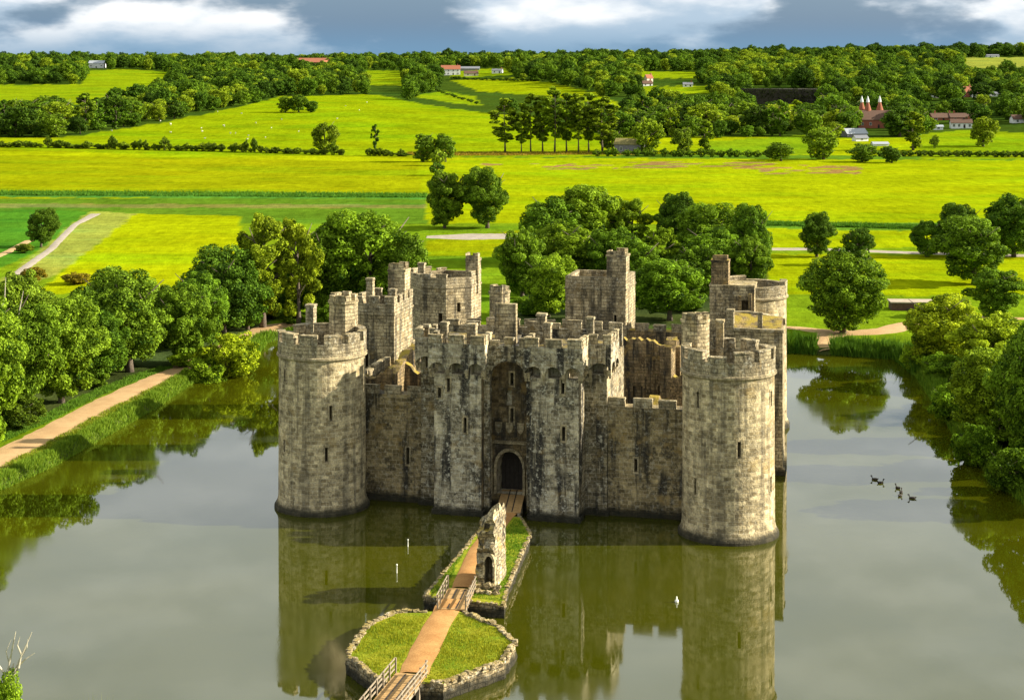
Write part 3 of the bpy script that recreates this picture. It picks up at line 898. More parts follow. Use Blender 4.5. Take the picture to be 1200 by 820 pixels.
# ruined ranges inside
def ragged(fr, x0, x1, zb, ztfun, y0, y1, name='ruined_wall', mat='inner', seed=1, n=None, holes=()):
    rr = np.random.default_rng(seed)
    n = n or int((x1 - x0) / 0.45) + 2
    xs = np.linspace(x0, x1, n)
    zt = np.array([ztfun((x - x0) / (x1 - x0)) for x in xs]) + rr.uniform(-0.28, 0.28, n)
    s = MB(); s.wallprof(fr, xs, [zb] * n, zt, y0, y1)
    s.rough(0.05, seed, keepz=zb + 0.3)
    o = s.build(name, M[mat], castle)
    if holes:
        cut = MB()
        for (hx, hz, hw, hh) in holes: cut.box(fr, (hx - hw / 2, y0 - 0.6, hz), (hx + hw / 2, y1 + 0.6, hz + hh))
        carve(o, cut)
    return o
f1 = FR((12.4, 203.0, 0), TH)
ragged(f1, 0, 7.6, 1.0, lambda t: 11.9 + 0.5 * math.sin(5 * t), 0, 1.1, seed=4, holes=((2.6, 4.6, 1.2, 2.2), (5.6, 5.0, 1.1, 2.0)))
ragged(FR((18.3, 196.5, 0), R(78)), 0, 8.5, 1.0, lambda t: 12.4 - 1.0 * abs(math.sin(4 * t)), 0, 1.3, seed=6)
ragged(FR((17.0, 184.0, 0), TH), 0, 3.6, 1.0, lambda t: 11.0 + 1.2 * t, 0, 1.0, seed=8)
ragged(FR((15.0, 176.5, 0), R(79)), 0, 12.0, 1.0, lambda t: 8.5 + 1.5 * math.sin(6 * t), 0, 1.1, seed=9)
ragged(FR((-12.8, 182.5, 0), R(76)), 0, 11.0, 1.0, lambda t: 11.3 + 1.9 * min(t * 1.6, 1.0), 0, 1.0, seed=10, holes=((2.2, 8.4, 0.4, 1.6),))
ragged(FR((-16.8, 183.4, 0), TH), 0, 4.0, 1.0, lambda t: 11.9 + 0.5 * math.cos(7 * t), 0, 0.9, seed=12)
ragged(FR((-11.0, 186.6, 0), TH), -1.0, 1.1, 1.0, lambda t: 12.3 - 1.2 * t, 0, 0.9, seed=13)
ragged(FR((0.0, 206.0, 0), TH), 0, 11, 1.0, lambda t: 8.5 + 1.8 * math.sin(9 * t), 0, 1.0, seed=15)
s = MB(); s.prism([(-15, 180), (16, 174), (24, 212), (-8, 216)], -1.5, 1.2)
s.build('courtyard_floor', M['court'], castle)

# gatehouse
PLAN = [(-11.0, 2.7), (-8.7, 2.7), (-8.7, -0.3), (-3.8, -0.3), (-3.8, 3.4), (1.15, 3.4), (1.15, -0.3), (6.1, -0.3), (6.1, 3.0), (8.3, 3.0), (8.3, 12.5), (-11.0, 12.5)]
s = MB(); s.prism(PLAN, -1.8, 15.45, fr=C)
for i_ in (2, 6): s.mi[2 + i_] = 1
for i_ in (3, 4, 5): s.mi[2 + i_] = 2  # recess wall and jambs take the stone with shade in its colour
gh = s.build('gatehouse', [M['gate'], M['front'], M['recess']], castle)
gh['label'] = 'gatehouse with two square towers flanking the arched entrance'
cut = MB()
for (u, v, h, ly) in ((525.4, 451, 1.35, -0.3), (545, 498, 1.5, -0.3), (659.5, 453, 1.4, -0.3), (660.4, 508, 1.4, -0.3), (600, 444, 1.3, 3.4), (600, 487, 1.5, 3.4), (515, 460, 1.0, -0.3)):
    p, a, z = on_plane(C, ly, u, v)
    slit(cut, gh, p, a, z, h, 0.32)
p, a, z = on_plane(C, 3.4, 596.5, 466)
f = FR((p[0], p[1], 0), TH)
cut.box(f, (-0.32, -0.5, z - 0.75), (0.32, 0.45, z + 0.75))
# pointed gateway
gx = float(np.dot(P(601, 560, 3.0)[:2] - CO[:2], C.x[:2])) - 0.25
def arch_pts(hw, z0, zs, zt, n=6):
    L = [(-hw, z0), (hw, z0)]
    for i in range(n + 1):
        t = i / n; L.append((hw * (1 - t ** 1.7), zs + (zt - zs) * math.sin(t * math.pi / 2) ** 0.9))
    for i in range(n - 1, -1, -1):
        t = i / n; L.append((-hw * (1 - t ** 1.7), zs + (zt - zs) * math.sin(t * math.pi / 2) ** 0.9))
    return L
def arch_prism(fr, cx, pts, y0, y1, mb):
    n = len(pts)
    V = [fr((cx + x, y0, z)) for x, z in pts] + [fr((cx + x, y1, z)) for x, z in pts]
    mb.add(V, [tuple(range(n)), tuple(range(2 * n - 1, n - 1, -1))] + [((i + 1) % n, i, n + i, n + (i + 1) % n) for i in range(n)])
arch_prism(C, gx, arch_pts(1.35, 1.45, 4.0, 5.75), 2.5, 7.5, cut)
for x0, x1, y0 in ((-8.7, -3.8, -0.3), (1.15, 6.1, -0.3)):
    L_ = x1 - x0 + 1.0
    for k in range(3):
        xa = x0 - 0.5 + L_ / 3 * (k + 0.5)
        cut.box(C, (xa - 0.62, y0 - 0.5, 14.05), (xa + 0.62, y0 + 1.4, 15.15))
for xa, y0 in ((-9.9, 2.7), (7.35, 3.0)): cut.box(C, (xa - 0.6, y0 - 0.5, 14.05), (xa + 0.6, y0 + 1.4, 15.15))
carve(gh, cut)
# gate surround: two orders of arch, square label above, shields
A, B = arch_pts(1.37, 1.45, 4.0, 5.77), arch_pts(1.62, 1.40, 4.1, 6.1)
s = MB(); n = len(A)
V = [C((gx + x, 3.26, z)) for x, z in A] + [C((gx + x, 3.22, z)) for x, z in B] + [C((gx + x, 3.399, z)) for x, z in B] + [C((gx + x, 3.399, z)) for x, z in A]
Fc = []
for i in range(1, n):
    j = (i + 1) % n
    Fc += [(j, i, n + i, n + j), (n + j, n + i, 2 * n + i, 2 * n + j), (i, j, 3 * n + j, 3 * n + i)]
s.add(V, [f_[::-1] for f_ in Fc]); s.build('gate_arch', M['dress'], gh)
s = MB(); s.box(C, (gx - 2.0, 3.15, 6.55), (gx + 2.0, 3.398, 6.85)); s.box(C, (gx - 2.0, 3.16, 1.4), (gx - 1.78, 3.397, 6.549)); s.box(C, (gx + 1.78, 3.16, 1.4), (gx + 2.0, 3.397, 6.549))
s.build('label_mould', M['dress'], gh)
for k in (-1.15, 0.0, 1.15):
    s = MB(); pts = [(-0.36, 8.7), (-0.36, 8.1), (-0.2, 7.75), (0, 7.55), (0.2, 7.75), (0.36, 8.1), (0.36, 8.7)]
    arch_prism(C, gx + k, pts, 3.26, 3.396, s); s.build('carved_shield', M['dress'], gh)
s = MB(); arch_prism(C, gx, arch_pts(1.34, 1.46, 4.0, 5.74), 5.4, 5.6, s)
for k in range(6): s.box(C, (gx - 1.3 + k * 0.44, 5.34, 1.5), (gx - 1.3 + k * 0.44 + 0.38, 5.399, 4.6))
s.build('gate_door', M['dark'], gh)
# great arch between the towers
cx, hw = -1.32, 1.9
xs = np.concatenate([[-3.795, cx - hw - 0.001], cx + hw * np.linspace(-1, 1, 19), [cx + hw + 0.001, 1.145]])
zb = [(-1.0 if abs(x - cx) > hw else 13.6 + 1.75 * math.sqrt(max(0, 1 - ((x - cx) / hw) ** 2))) for x in xs]
s = MB(); s.wallprof(C, xs, zb, [16.9] * len(xs), 0.75, 1.5)
s.build('recess_arch', M['gate'], gh)
line_merlons(gh, sub(C, (-3.2, 0.75), 0), 3.9, 0.5, 16.9, 17.75, 1.1, 0.6, 77, 0.3)
ang_ = {}
def arch_band(f, L, n, zc, z0, z1, depth=0.36, seed=1, over=0.5):
    xs, zb = [], []
    m_ = L / n; cw = 0.30
    for i in range(n):
        for t in np.linspace(-1, 1, 9):
            xs.append(i * m_ + m_ / 2 + t * (m_ / 2 - cw / 2)); zb.append(zc + (z0 - zc) * (max(0, 1 - t * t)) ** 0.5)
    xs[0] = 0; xs[-1] = L
    s = MB(); s.wallprof(f, xs, zb, [z1] * len(xs), 0.0, depth)
    s.wallprof(f, [-0.06, L + 0.06], [z0 + 0.5] * 2, [z0 + 0.64] * 2, -0.07, -0.002)
    s.build('machicolated_parapet', M['front'], gh)
    for i in range(n + 1):
        x = min(max(i * m_, cw / 2), L - cw / 2)
        c_ = MB()
        c_.box(f, (x - cw / 2, 0.03, zc - 0.30), (x + cw / 2, over + 0.02, zc - 0.002))
        c_.box(f, (x - cw / 2 + 0.02, 0.20, zc - 0.58), (x + cw / 2 - 0.02, over + 0.02, zc - 0.301))
        c_.box(f, (x - cw / 2 + 0.03, 0.36, zc - 0.85), (x + cw / 2 - 0.03, over + 0.02, zc - 0.581))
        c_.rough(0.015, seed + i).build('corbel', M['dress'], gh)
def gate_top(x0, x1, y0, yb, seed, left=True, right=True, nfront=3, front=True):
    e = 0.5; zc, z0, z1, z2 = 14.55, 15.25, 17.15, 18.05
    if front:
        f = sub(C, (x0 - e, y0 - e), 0); L = x1 - x0 + 2 * e
        arch_band(f, L, nfront, zc, z0, z1, seed=seed); line_merlons(gh, f, L, 0.45, z1, z2, 1.3, 0.7, seed)
    if right:
        f = sub(C, (x1 + e, y0 - e + 0.37), math.pi / 2); L = yb - y0 + e - 0.37
        arch_band(f, L, max(int(L / 1.7), 1), zc, z0, z1, seed=seed + 5); line_merlons(gh, f, L, 0.45, z1, z2, 1.2, 0.7, seed + 1)
    if left:
        f = sub(C, (x0 - e, yb), -math.pi / 2); L = yb - y0 + e - 0.37
        arch_band(f, L, max(int(L / 1.7), 1), zc, z0, z1, seed=seed + 9); line_merlons(gh, f, L, 0.45, z1, z2, 1.2, 0.7, seed + 2)
gate_top(-8.7, -3.8, -0.3, 2.0, 101)
gate_top(1.15, 6.1, -0.3, 2.3, 131)
gate_top(-11.0, -9.6, 2.7, 6.5, 151, right=False, nfront=1)
gate_top(7.0, 8.3, 3.0, 7.0, 171, left=False, nfront=1)
# plinth of the gate towers
for x0, x1, y0 in ((-8.7, -3.8, -0.3), (1.15, 6.1, -0.3), (-11, -8.95, 2.7), (6.35, 8.3, 3.0)):
    MB().box(C, (x0 - 0.22, y0 - 0.25, -1.8), (x1 + 0.22, y0 + 1.5, 0.5)).build('plinth', M['gate'], gh)
# roof-top clutter seen over the parapets
MB().box(C, (-10.4, 4.5, 15.45), (-2.5, 11.9, 16.3)).build('lead_roof', M['roof'], gh)
MB().box(C, (-1.9, 3.2, 15.45), (7.6, 11.8, 16.1)).build('lead_roof', M['roof'], gh)
MB().box(C, (-10.9, 11.9, 15.45), (8.2, 12.5, 17.0)).build('rear_parapet', M['gate'], gh)
line_merlons(gh, sub(C, (-10.9, 11.9), 0), 19.1, 0.5, 17.0, 17.9, 1.4, 0.8, 191, 0.3)
q = turret(gh, tuple(P(588, 388, 17.0)[:2] + np.array([-0.3, 9.5])), 1.15, 15.2, 20.7, 8, 0.2, 55)
MB().box(FR(C((-4.6, 8.0, 0)), TH), (0, 0, 15.5), (2.3, 0.6, 20.0)).rough(0.05, 3).build('broken_wall_stub', M['tower'], gh)
for (u, vt, dy, w_) in ((692, 371, 4.0, 0.7), (635, 367, 8.0, 0.9), (521, 377, 3.0, 0.7), (500, 380, 4.5, 0.6), (642, 378, 6.5, 0.7), (553, 379, 4.0, 0.9)):
    Yd = 169.5 + dy - ((u - 600) * 0.085) * 0.25
    stack(gh, ((u - U0) * Yd / F, Yd), w_, 15.6, zat(vt, Yd), seed=int(u))

# ================================================================= ISLANDS, CAUSEWAY, RUIN
def gridbox(lo, hi, n, warp, fr=WF):
    s = MB(); lo = np.array(lo, float); hi = np.array(hi, float)
    for ax in range(3):
        a, b = (ax + 1) % 3, (ax + 2) % 3
        for side in (0, 1):
            V, Fc = [], []
            for i in range(n[a] + 1):
                for j in range(n[b] + 1):
                    p = np.zeros(3); p[ax] = hi[ax] if side else lo[ax]
                    p[a] = lo[a] + (hi[a] - lo[a]) * i / n[a]; p[b] = lo[b] + (hi[b] - lo[b]) * j / n[b]
                    V.append(fr(warp(p)))
            w_ = n[b] + 1
            for i in range(n[a]):
                for j in range(n[b]):
                    q = (i * w_ + j, (i + 1) * w_ + j, (i + 1) * w_ + j + 1, i * w_ + j + 1)
                    Fc.append(q if side else q[::-1])
            s.add(V, Fc)
    return s
def rubble_side(poly, z0, z1, amp, seed, name, parent, mat):       # uneven stone facing round a polygon
    s = MB(); n = len(poly)
    for i in range(n):
        a, b = np.array(poly[i]), np.array(poly[(i + 1) % n]); L = np.linalg.norm(b - a)
        m_ = max(int(L / 0.42), 1); k = 5
        V = []
        for c in range(m_ + 1):
            for r in range(k + 1):
                p = a + (b - a) * c / m_; V.append((p[0], p[1], z0 + (z1 - z0) * r / k))
        s.add(V, [(c * (k + 1) + r, (c + 1) * (k + 1) + r, (c + 1) * (k + 1) + r + 1, c * (k + 1) + r + 1) for c in range(m_) for r in range(k)])
    s.rough(amp, seed)
    return s.build(name, mat, parent)
STONES = []
for k in range(8):
    r_ = np.random.default_rng(300 + k)
    s = gridbox((-0.5, -0.5, -0.5), (0.5, 0.5, 0.5), (2, 2, 2), lambda p: p * (1.0 - 0.14 * float(p @ p)))
    s.rough(0.10, 500 + k)
    o = s.build('coping_stone', M['rubble'], None, origin=(0, 0, 0))
    STONES.append(o.data); bpy.data.objects.remove(o)
def rim_stones(poly, z, parent, seed, skip=lambda p: False, size=(0.30, 0.54), k_=0.85):
    r_ = np.random.default_rng(seed); n = len(poly); c = np.mean(np.array(poly), 0)
    for i in range(n):
        a, b = np.array(poly[i]), np.array(poly[(i + 1) % n]); L = np.linalg.norm(b - a); d = (b - a) / L; s_ = 0.1
        while s_ < L - 0.15:
            w_ = r_.uniform(*size)
            p = a + d * (s_ + w_ / 2); inw = (c - p) / np.linalg.norm(c - p)
            if not skip(p):
                q = p + inw * r_.uniform(0.0, 0.22)
                o = bpy.data.objects.new('coping_stone', STONES[int(r_.integers(8))]); COL.objects.link(o)
                o.parent = parent
                o.location = np.array([q[0], q[1], z + r_.uniform(-0.1, 0.06)]) - ORG[parent]
                o.rotation_euler = (r_.uniform(-.15, .15), r_.uniform(-.15, .15), math.atan2(d[1], d[0]) + r_.uniform(-.25, .25))
                o.scale = (w_ * 1.1, r_.uniform(0.4, 0.65) * k_, r_.uniform(0.22, 0.45) * k_)
            s_ += w_ * r_.uniform(0.95, 1.25)

def add_tint(me, tint):
    a = me.attributes.new('tint', 'FLOAT', 'POINT'); a.data.foreach_set('value', np.asarray(tint, np.float32))
def blade_mesh(name, pts, h, wd, seed, lean=0.35):
    r_ = np.random.default_rng(seed); n = len(pts)
    a = r_.uniform(0, 2 * np.pi, n); hh = r_.uniform(h * 0.55, h * 1.15, n) * (0.85 + 0.30 * np.sin(pts[:, 0] * 1.3) * np.sin(pts[:, 1] * 1.7) + 0.18 * np.sin(pts[:, 0] * 0.37 + pts[:, 1] * 0.61)); l = r_.normal(0, lean, (n, 2)) * hh[:, None]
    dx = np.cos(a) * wd / 2; dy = np.sin(a) * wd / 2
    A = pts + np.stack([dx, dy, np.full(n, -0.05)], 1); B = pts + np.stack([-dx, -dy, np.full(n, -0.05)], 1)
    Cc = pts + np.stack([l[:, 0], l[:, 1], hh], 1)
    V = np.stack([A, B, Cc], 1).reshape(-1, 3)
    me = np_mesh(name, V, np.arange(3 * n).reshape(-1, 3), M['blade'])
    add_tint(me, np.repeat(np.clip(r_.normal(0.5, 0.25, n), 0, 1), 3))
    return me
def poly_points(poly, n, z, seed):
    r_ = np.random.default_rng(seed); p = np.array(poly); lo, hi = p.min(0), p.max(0); out = np.zeros((0, 2))
    while len(out) < n:
        q = r_.uniform(lo, hi, (n, 2)); out = np.concatenate([out, q[poly_in(q, p)]])
    out = out[:n]
    return np.concatenate([out, np.full((n, 1), z)], 1)

m, t = newmat('island_turf')
pos = t.add('ShaderNodeNewGeometry').outputs['Position']
n1 = t.noise(pos, 0.45, 5.0, 0.65); n2 = t.noise(pos, 5.0, 4.0, 0.7)
col = t.mix(t.ramp(n1, 0.32, 0.68), (0.11, 0.18, 0.006), (0.27, 0.26, 0.015))
fz = t.ramp(n2, 0.25, 0.75, 0.7, 1.25)
col = t.mix(1.0, col, t.add('ShaderNodeCombineXYZ', {'X': fz, 'Y': fz, 'Z': fz}).outputs[0], 'MULTIPLY')
finish(t, col, 0.95, n2, 0.6, 0.15, 0.1)
M['turf'] = m

ZI = 1.35
OCT = [XY(u, v, ZI) for u, v in ((405, 767), (446, 798), (519, 799), (590, 774), (605, 752), (586, 733), (536, 714), (462, 716), (430, 731))]
oc = np.array(OCT)
isl = empty('octagonal_island', (*oc.mean(0), 0), 'octagonal island of grass ringed by rough stone with the path crossing it', 'island')
rubble_side(OCT, -1.2, ZI - 0.05, 0.10, 41, 'retaining_wall', isl, M['rubble'])
s = MB(); s.add([(*p, ZI - 0.08) for p in OCT], [tuple(range(len(OCT)))]); s.build('grass_top', M['turf'], isl)
ctr = [np.array(XY(u, v, ZI)) for u, v in ((530, 702), (505, 745), (484, 788), (466, 825), (440, 880))]
def near_path(p):
    return poly_dist(np.array([p]), ctr, False)[0] < 1.35
rim_stones(OCT, ZI, isl, 5, near_path)
pts = poly_points([tuple(oc.mean(0) + (q - oc.mean(0)) * 0.93) for q in oc], 16000, ZI - 0.08, 61)
pts = pts[poly_dist(pts[:, :2], ctr, False) > 1.15]
o = link_mesh('grass', blade_mesh('grass', pts, 0.20, 0.07, 62), isl, -ORG[isl]); tag(o, kind='stuff'); o.color = (1.55, 1.2, 0.6, 1)

ISL = [XY(u, v, 1.15) for u, v in ((497, 697), (590, 708), (593, 690), (622, 624), (611, 605), (582, 602), (566, 614))]
ic = np.array(ISL)
il2 = empty('barbican_island', (*ic.mean(0), 0), 'long grassy stone-edged island between the octagonal island and the gatehouse', 'island')
rubble_side(ISL, -1.2, 1.1, 0.10, 43, 'retaining_wall', il2, M['rubble'])
s = MB(); s.add([(*p, 1.07) for p in ISL], [tuple(range(len(ISL)))]); s.build('grass_top', M['turf'], il2)
ctr2 = [np.array(XY(u, v, 1.15)) for u, v in ((538, 697), (541, 688), (551, 662), (565, 637), (584, 612), (596, 600))]
rim_stones(ISL, 1.05, il2, 8, lambda p: poly_dist(np.array([p]), ctr2, False)[0] < 1.1, (0.22, 0.42), 0.62)
pts = poly_points([tuple(ic.mean(0) + (q - ic.mean(0)) * 0.93) for q in ic], 13000, 1.07, 63)
pts = pts[poly_dist(pts[:, :2], ctr2, False) > 1.2]
o = link_mesh('grass', blade_mesh('grass', pts, 0.20, 0.07, 64), il2, -ORG[il2]); tag(o, kind='stuff'); o.color = (0.75, 1.0, 0.6, 1)

ribbon('causeway_path', ctr[:3], 2.15, M['cause'], 0.06, flat=ZI)
ribbon('causeway_path', ctr2[1:6], 1.75, M['cause'], 0.06, flat=1.15)

def bridge(name, a, b, wid, za, zb_, label, rail=True, railmat='timber', rails=((0, 1), (0, 1)), h=1.1):
    a = np.array(a); b = np.array(b); d = b - a; L = np.linalg.norm(d); an = math.atan2(d[1], d[0])
    f = FR((a[0], a[1], 0), an)
    root = empty(name, (*((a + b) / 2), 0), label, 'bridge')
    zf = lambda x: za + (zb_ - za) * x / L
    n = int(L / 0.32)
    # planks share one mesh
    pm = MB().box(WF, (0, -wid / 2, -0.06), (0.295, wid / 2, 0.0)).rough(0.004, 2)
    p0 = pm.build('plank', M['deck'], root, origin=(0, 0, 0)); me_ = p0.data; bpy.data.objects.remove(p0)
    for i in range(n):
        o = bpy.data.objects.new('plank', me_); COL.objects.link(o); o.parent = root
        o.location = f((i * L / n, 0, zf(i * L / n))) - ORG[root]; o.rotation_euler[2] = an
    for y in (-wid / 2 + 0.2, 0.0, wid / 2 - 0.2):
        q = MB(); V = [f((0, y - 0.1, za - 0.40)), f((0, y + 0.1, za - 0.40)), f((0, y + 0.1, za - 0.065)), f((0, y - 0.1, za - 0.065)),
                       f((L, y - 0.1, zb_ - 0.40)), f((L, y + 0.1, zb_ - 0.40)), f((L, y + 0.1, zb_ - 0.065)), f((L, y - 0.1, zb_ - 0.065))]
        q.add(V, [(0, 3, 2, 1), (4, 5, 6, 7), (0, 1, 5, 4), (1, 2, 6, 5), (2, 3, 7, 6), (3, 0, 4, 7)]); q.build('beam', M['timber'], root)
    for x in np.arange(1.5, L - 0.5, 3.0):
        for y in (-wid / 2 + 0.2, wid / 2 - 0.2):
            MB().box(f, (x - 0.12, y - 0.12, -1.5), (x + 0.12, y + 0.12, zf(x) - 0.41)).build('pile', M['timber'], root)
    # grip strips along the deck
    for y in (-0.35, 0.35):
        q = MB(); V = []
        for x in (0.2, L - 0.2):
            for dy, dz in ((-0.05, 0.003), (0.05, 0.003), (0.05, 0.03), (-0.05, 0.03)): V.append(f((x, y + dy, zf(x) + dz)))
        q.add(V, [(0, 3, 2, 1), (4, 5, 6, 7), (0, 1, 5, 4), (1, 2, 6, 5), (2, 3, 7, 6), (3, 0, 4, 7)]); q.build('grip_strip', M['dark'], root)
    if rail:
        for sgn in (-1, 1):
            y = sgn * (wid / 2 - 0.02)
            xs = np.linspace(0.1, L - 0.1, max(int(L / 1.4), 2) + 1)
            for x in xs: MB().box(f, (x - 0.05, y - 0.05, zf(x) - 0.3), (x + 0.05, y + 0.05, zf(x) + h)).build('post', M[railmat], root)
            for hh in (h - 0.06, h * 0.62, h * 0.28):
                q = MB(); V = []
                for x in (0.0, L):
                    for dy, dz in ((-0.03, -0.05), (0.03, -0.05), (0.03, 0.05), (-0.03, 0.05)): V.append(f((x, y + sgn * 0.085 + dy, zf(x) + hh + dz)))
                q.add(V, [(0, 3, 2, 1), (4, 5, 6, 7), (0, 1, 5, 4), (1, 2, 6, 5), (2, 3, 7, 6), (3, 0, 4, 7)]); q.build('rail', M[railmat], root)
    return root
pa, pb = np.array(XY(541, 690, 1.2)), np.array(XY(529, 714, 1.38))
bridge('foot_bridge', pa, pb, 2.3, 1.26, 1.42, 'short timber foot bridge with handrails between the two grassy islands')
pa, pb = np.array(XY(482, 790, ZI)), np.array([-11.0, 106.5])
bridge('foot_bridge', pa, pb, 2.3, 1.42, 1.3, 'timber foot bridge with handrails leading from the octagonal island to the bank')
pa, pb = ctr2[5] + np.array([-0.05, -0.3]), C((gx, 5.2, 0))[:2]
bridge('gate_bridge', pa, pb, 2.4, 1.22, 1.48, 'timber bridge in front of the castle door under the gate arch', rail=False)

# ruined barbican stub
ff = FR((*XY(559.5, 689, 1.1), 0), TH)
def warp(p):
    x, y_, z = p
    n_ = math.sin(3.1 * y_ + 1.3 * z) * math.sin(2.3 * x + 2.1 * z + 1)
    t = max(0.0, (z - 1.0)) / 6.6
    top = 7.7 - 1.3 * (1 - x / 1.45) ** 1.3 - 0.14 * abs(y_ - 1.6) ** 1.6 - 0.5 * max(0, math.sin(5 * y_ + x))
    z2 = 0.8 + (z - 0.8) * (top - 0.8) / 6.8
    if t > 0.12:
        x += 0.26 * n_ * (1 if p[0] < 0.9 else 0.10); y_ += 0.30 * math.sin(4.2 * z + 2 * x) * (1 if p[1] < 1 else 0.2)
    return np.array([x, y_, z2])
s = gridbox((0, 0, 0.8), (1.45, 4.0, 7.8), (5, 12, 22), warp, ff); s.rough(0.05, 17)
ruin = s.build('barbican_ruin', M['ruin'])
tag(ruin, 'tall jagged stub of ruined barbican wall with a narrow arched niche', 'ruin')
cut = MB(); arch_prism(ff, 1.0, arch_pts(0.36, 1.5, 3.2, 3.9), -0.8, 1.3, cut)
arch_prism(ff, 0.75, [(-0.25, 6.0), (0.25, 6.0), (0.3, 6.5), (-0.2, 6.6)], -0.8, 0.7, cut)
arch_prism(ff, 0.3, [(-0.2, 4.6), (0.25, 4.5), (0.2, 5.2), (-0.2, 5.1)], -0.8, 0.4, cut)
carve(ruin, cut)
A, B = arch_pts(0.36, 1.5, 3.2, 3.9), arch_pts(0.52, 1.4, 3.2, 4.15)
s = MB(); n = len(A); V = [ff((1.0 + x, -0.13, z)) for x, z in A] + [ff((1.0 + x, -0.12, z)) for x, z in B] + [ff((1.0 + x, 0.4, z)) for x, z in B] + [ff((1.0 + x, 0.4, z)) for x, z in A]
Fc = []
for i in range(1, n):
    j = (i + 1) % n
    Fc += [(n + j, n + i, i, j), (2 * n + j, 2 * n + i, n + i, n + j), (3 * n + i, 3 * n + j, j, i)]
s.add(V, Fc); s.build('niche_arch', M['dress'], ruin)
rim = [tuple(ff(p)[:2]) for p in ((-0.3, -1.3, 0), (2.0, -1.2, 0), (2.0, 0.2, 0), (-0.2, 0.1, 0))]
for k in range(26):
    r_ = np.random.default_rng(900 + k); x, y_ = r_.uniform(-0.2, 2.0), r_.uniform(-1.3, -0.25)
    o = bpy.data.objects.new('fallen_stone', STONES[k % 8]); COL.objects.link(o); o.parent = il2
    o.location = ff((x, y_, 1.15 + r_.uniform(-0.1, 0.2) + 0.3 * (y_ > -0.7))) - ORG[il2]
    o.rotation_euler = tuple(r_.uniform(-0.5, 0.5, 3)); sc_ = r_.uniform(0.3, 0.6); o.scale = (sc_, sc_ * 0.8, sc_ * 0.7)

# ================================================================= TREES
def leaves(blobs, n, size, seed, flat=0.55, cull=0.8):
    r_ = np.random.default_rng(seed)
    bl = np.array(blobs)                                   # cx cy cz r squash
    wts = bl[:, 3] ** 2; wts = wts / wts.sum()
    bi = r_.choice(len(bl), n, p=wts)
    d = r_.normal(size=(n, 3)); d /= np.linalg.norm(d, axis=1)[:, None]
    rad = r_.uniform(0.62, 1.06, n) ** 0.7
    c = bl[bi, :3]; rr_ = bl[bi, 3]
    p = c + d * (rr_ * rad)[:, None] * np.array([1, 1, 0.85])
    # thin out what lies well inside other clumps
    keep = np.ones(n, bool)
    for b in range(len(bl)):
        q = (p - bl[b, :3]) / np.array([1, 1, 0.85])
        keep &= ~((np.linalg.norm(q, axis=1) < bl[b, 3] * cull * 0.82) & (bi != b))
    # ragged gaps
    g = np.sin(p[:, 0] * 1.9 + seed) * np.sin(p[:, 1] * 2.1 + 1.7 * seed) * np.sin(p[:, 2] * 2.3)
    keep &= ~((g > 0.42) & (r_.random(n) < 0.75))
    p, d, bi = p[keep], d[keep], bi[keep]; n = len(p)
    nm = d * (1 - flat) + r_.normal(size=(n, 3)) * flat; nm[:, 2] += 0.25
    nm /= np.linalg.norm(nm, axis=1)[:, None]
    t1 = np.cross(nm, r_.normal(size=(n, 3))); t1 /= np.linalg.norm(t1, axis=1)[:, None]
    t2 = np.cross(nm, t1)
    sz = size * r_.uniform(0.6, 1.35, n)[:, None]
    V = np.stack([p - t1 * sz * 0.6, p - t2 * sz * 0.34 + nm * sz * 0.1, p + t1 * sz * 0.6, p + t2 * sz * 0.34 + nm * sz * 0.1], 1).reshape(-1, 3)
    bt = r_.normal(0.45, 0.18, len(bl))
    tint = np.clip(bt[bi] + r_.normal(0, 0.20, n), 0, 1)
    return V, np.repeat(tint, 4)
def crown_mesh(name, blobs, n, size, seed, **kw):
    V, tint = leaves(blobs, n, size, seed, **kw)
    me = np_mesh(name, V, np.arange(len(V)).reshape(-1, 4), M['leaf'])
    add_tint(me, tint)
    return me
def trunk_mesh(name, h, r0, limbs, seed, mat, bend=0.4, start=0.35, spread=5.0):
    r_ = np.random.default_rng(seed); s = MB()
    pts = [np.array([bend * math.sin(2.2 * k / 5 + seed) * k / 5, bend * math.cos(1.7 * k / 5 + seed) * k / 5, -0.4 + (h + 0.4) * k / 5]) for k in range(6)]
    s.tube(pts, [r0 * 1.35] + [r0 * (1 - 0.16 * k) for k in range(1, 6)], 8)
    for k in range(limbs):
        t = start + (0.92 - start) * k / max(limbs - 1, 1); i = min(int(t * 5), 4); b = pts[i] + (pts[i + 1] - pts[i]) * (t * 5 - i)
        a = 2.4 * k + seed; L = spread * r_.uniform(0.55, 0.9); up = r_.uniform(0.45, 0.9)
        e = [b, b + L * 0.5 * np.array([math.cos(a), math.sin(a), up]), b + L * np.array([math.cos(a + 0.3), math.sin(a + 0.3), up * 1.15])]
        s.tube(e, [r0 * 0.42, r0 * 0.28, r0 * 0.1], 5)
        e2 = [e[1], e[1] + L * 0.45 * np.array([math.cos(a - 0.8), math.sin(a - 0.8), 0.6])]
        s.tube(e2, [r0 * 0.22, r0 * 0.07], 4)
    me = bpy.data.meshes.new(name); me.from_pydata(s.v, [], s.f); me.materials.append(mat)
    me.polygons.foreach_set('use_smooth', np.ones(len(s.f), bool)); me.update()
    return me
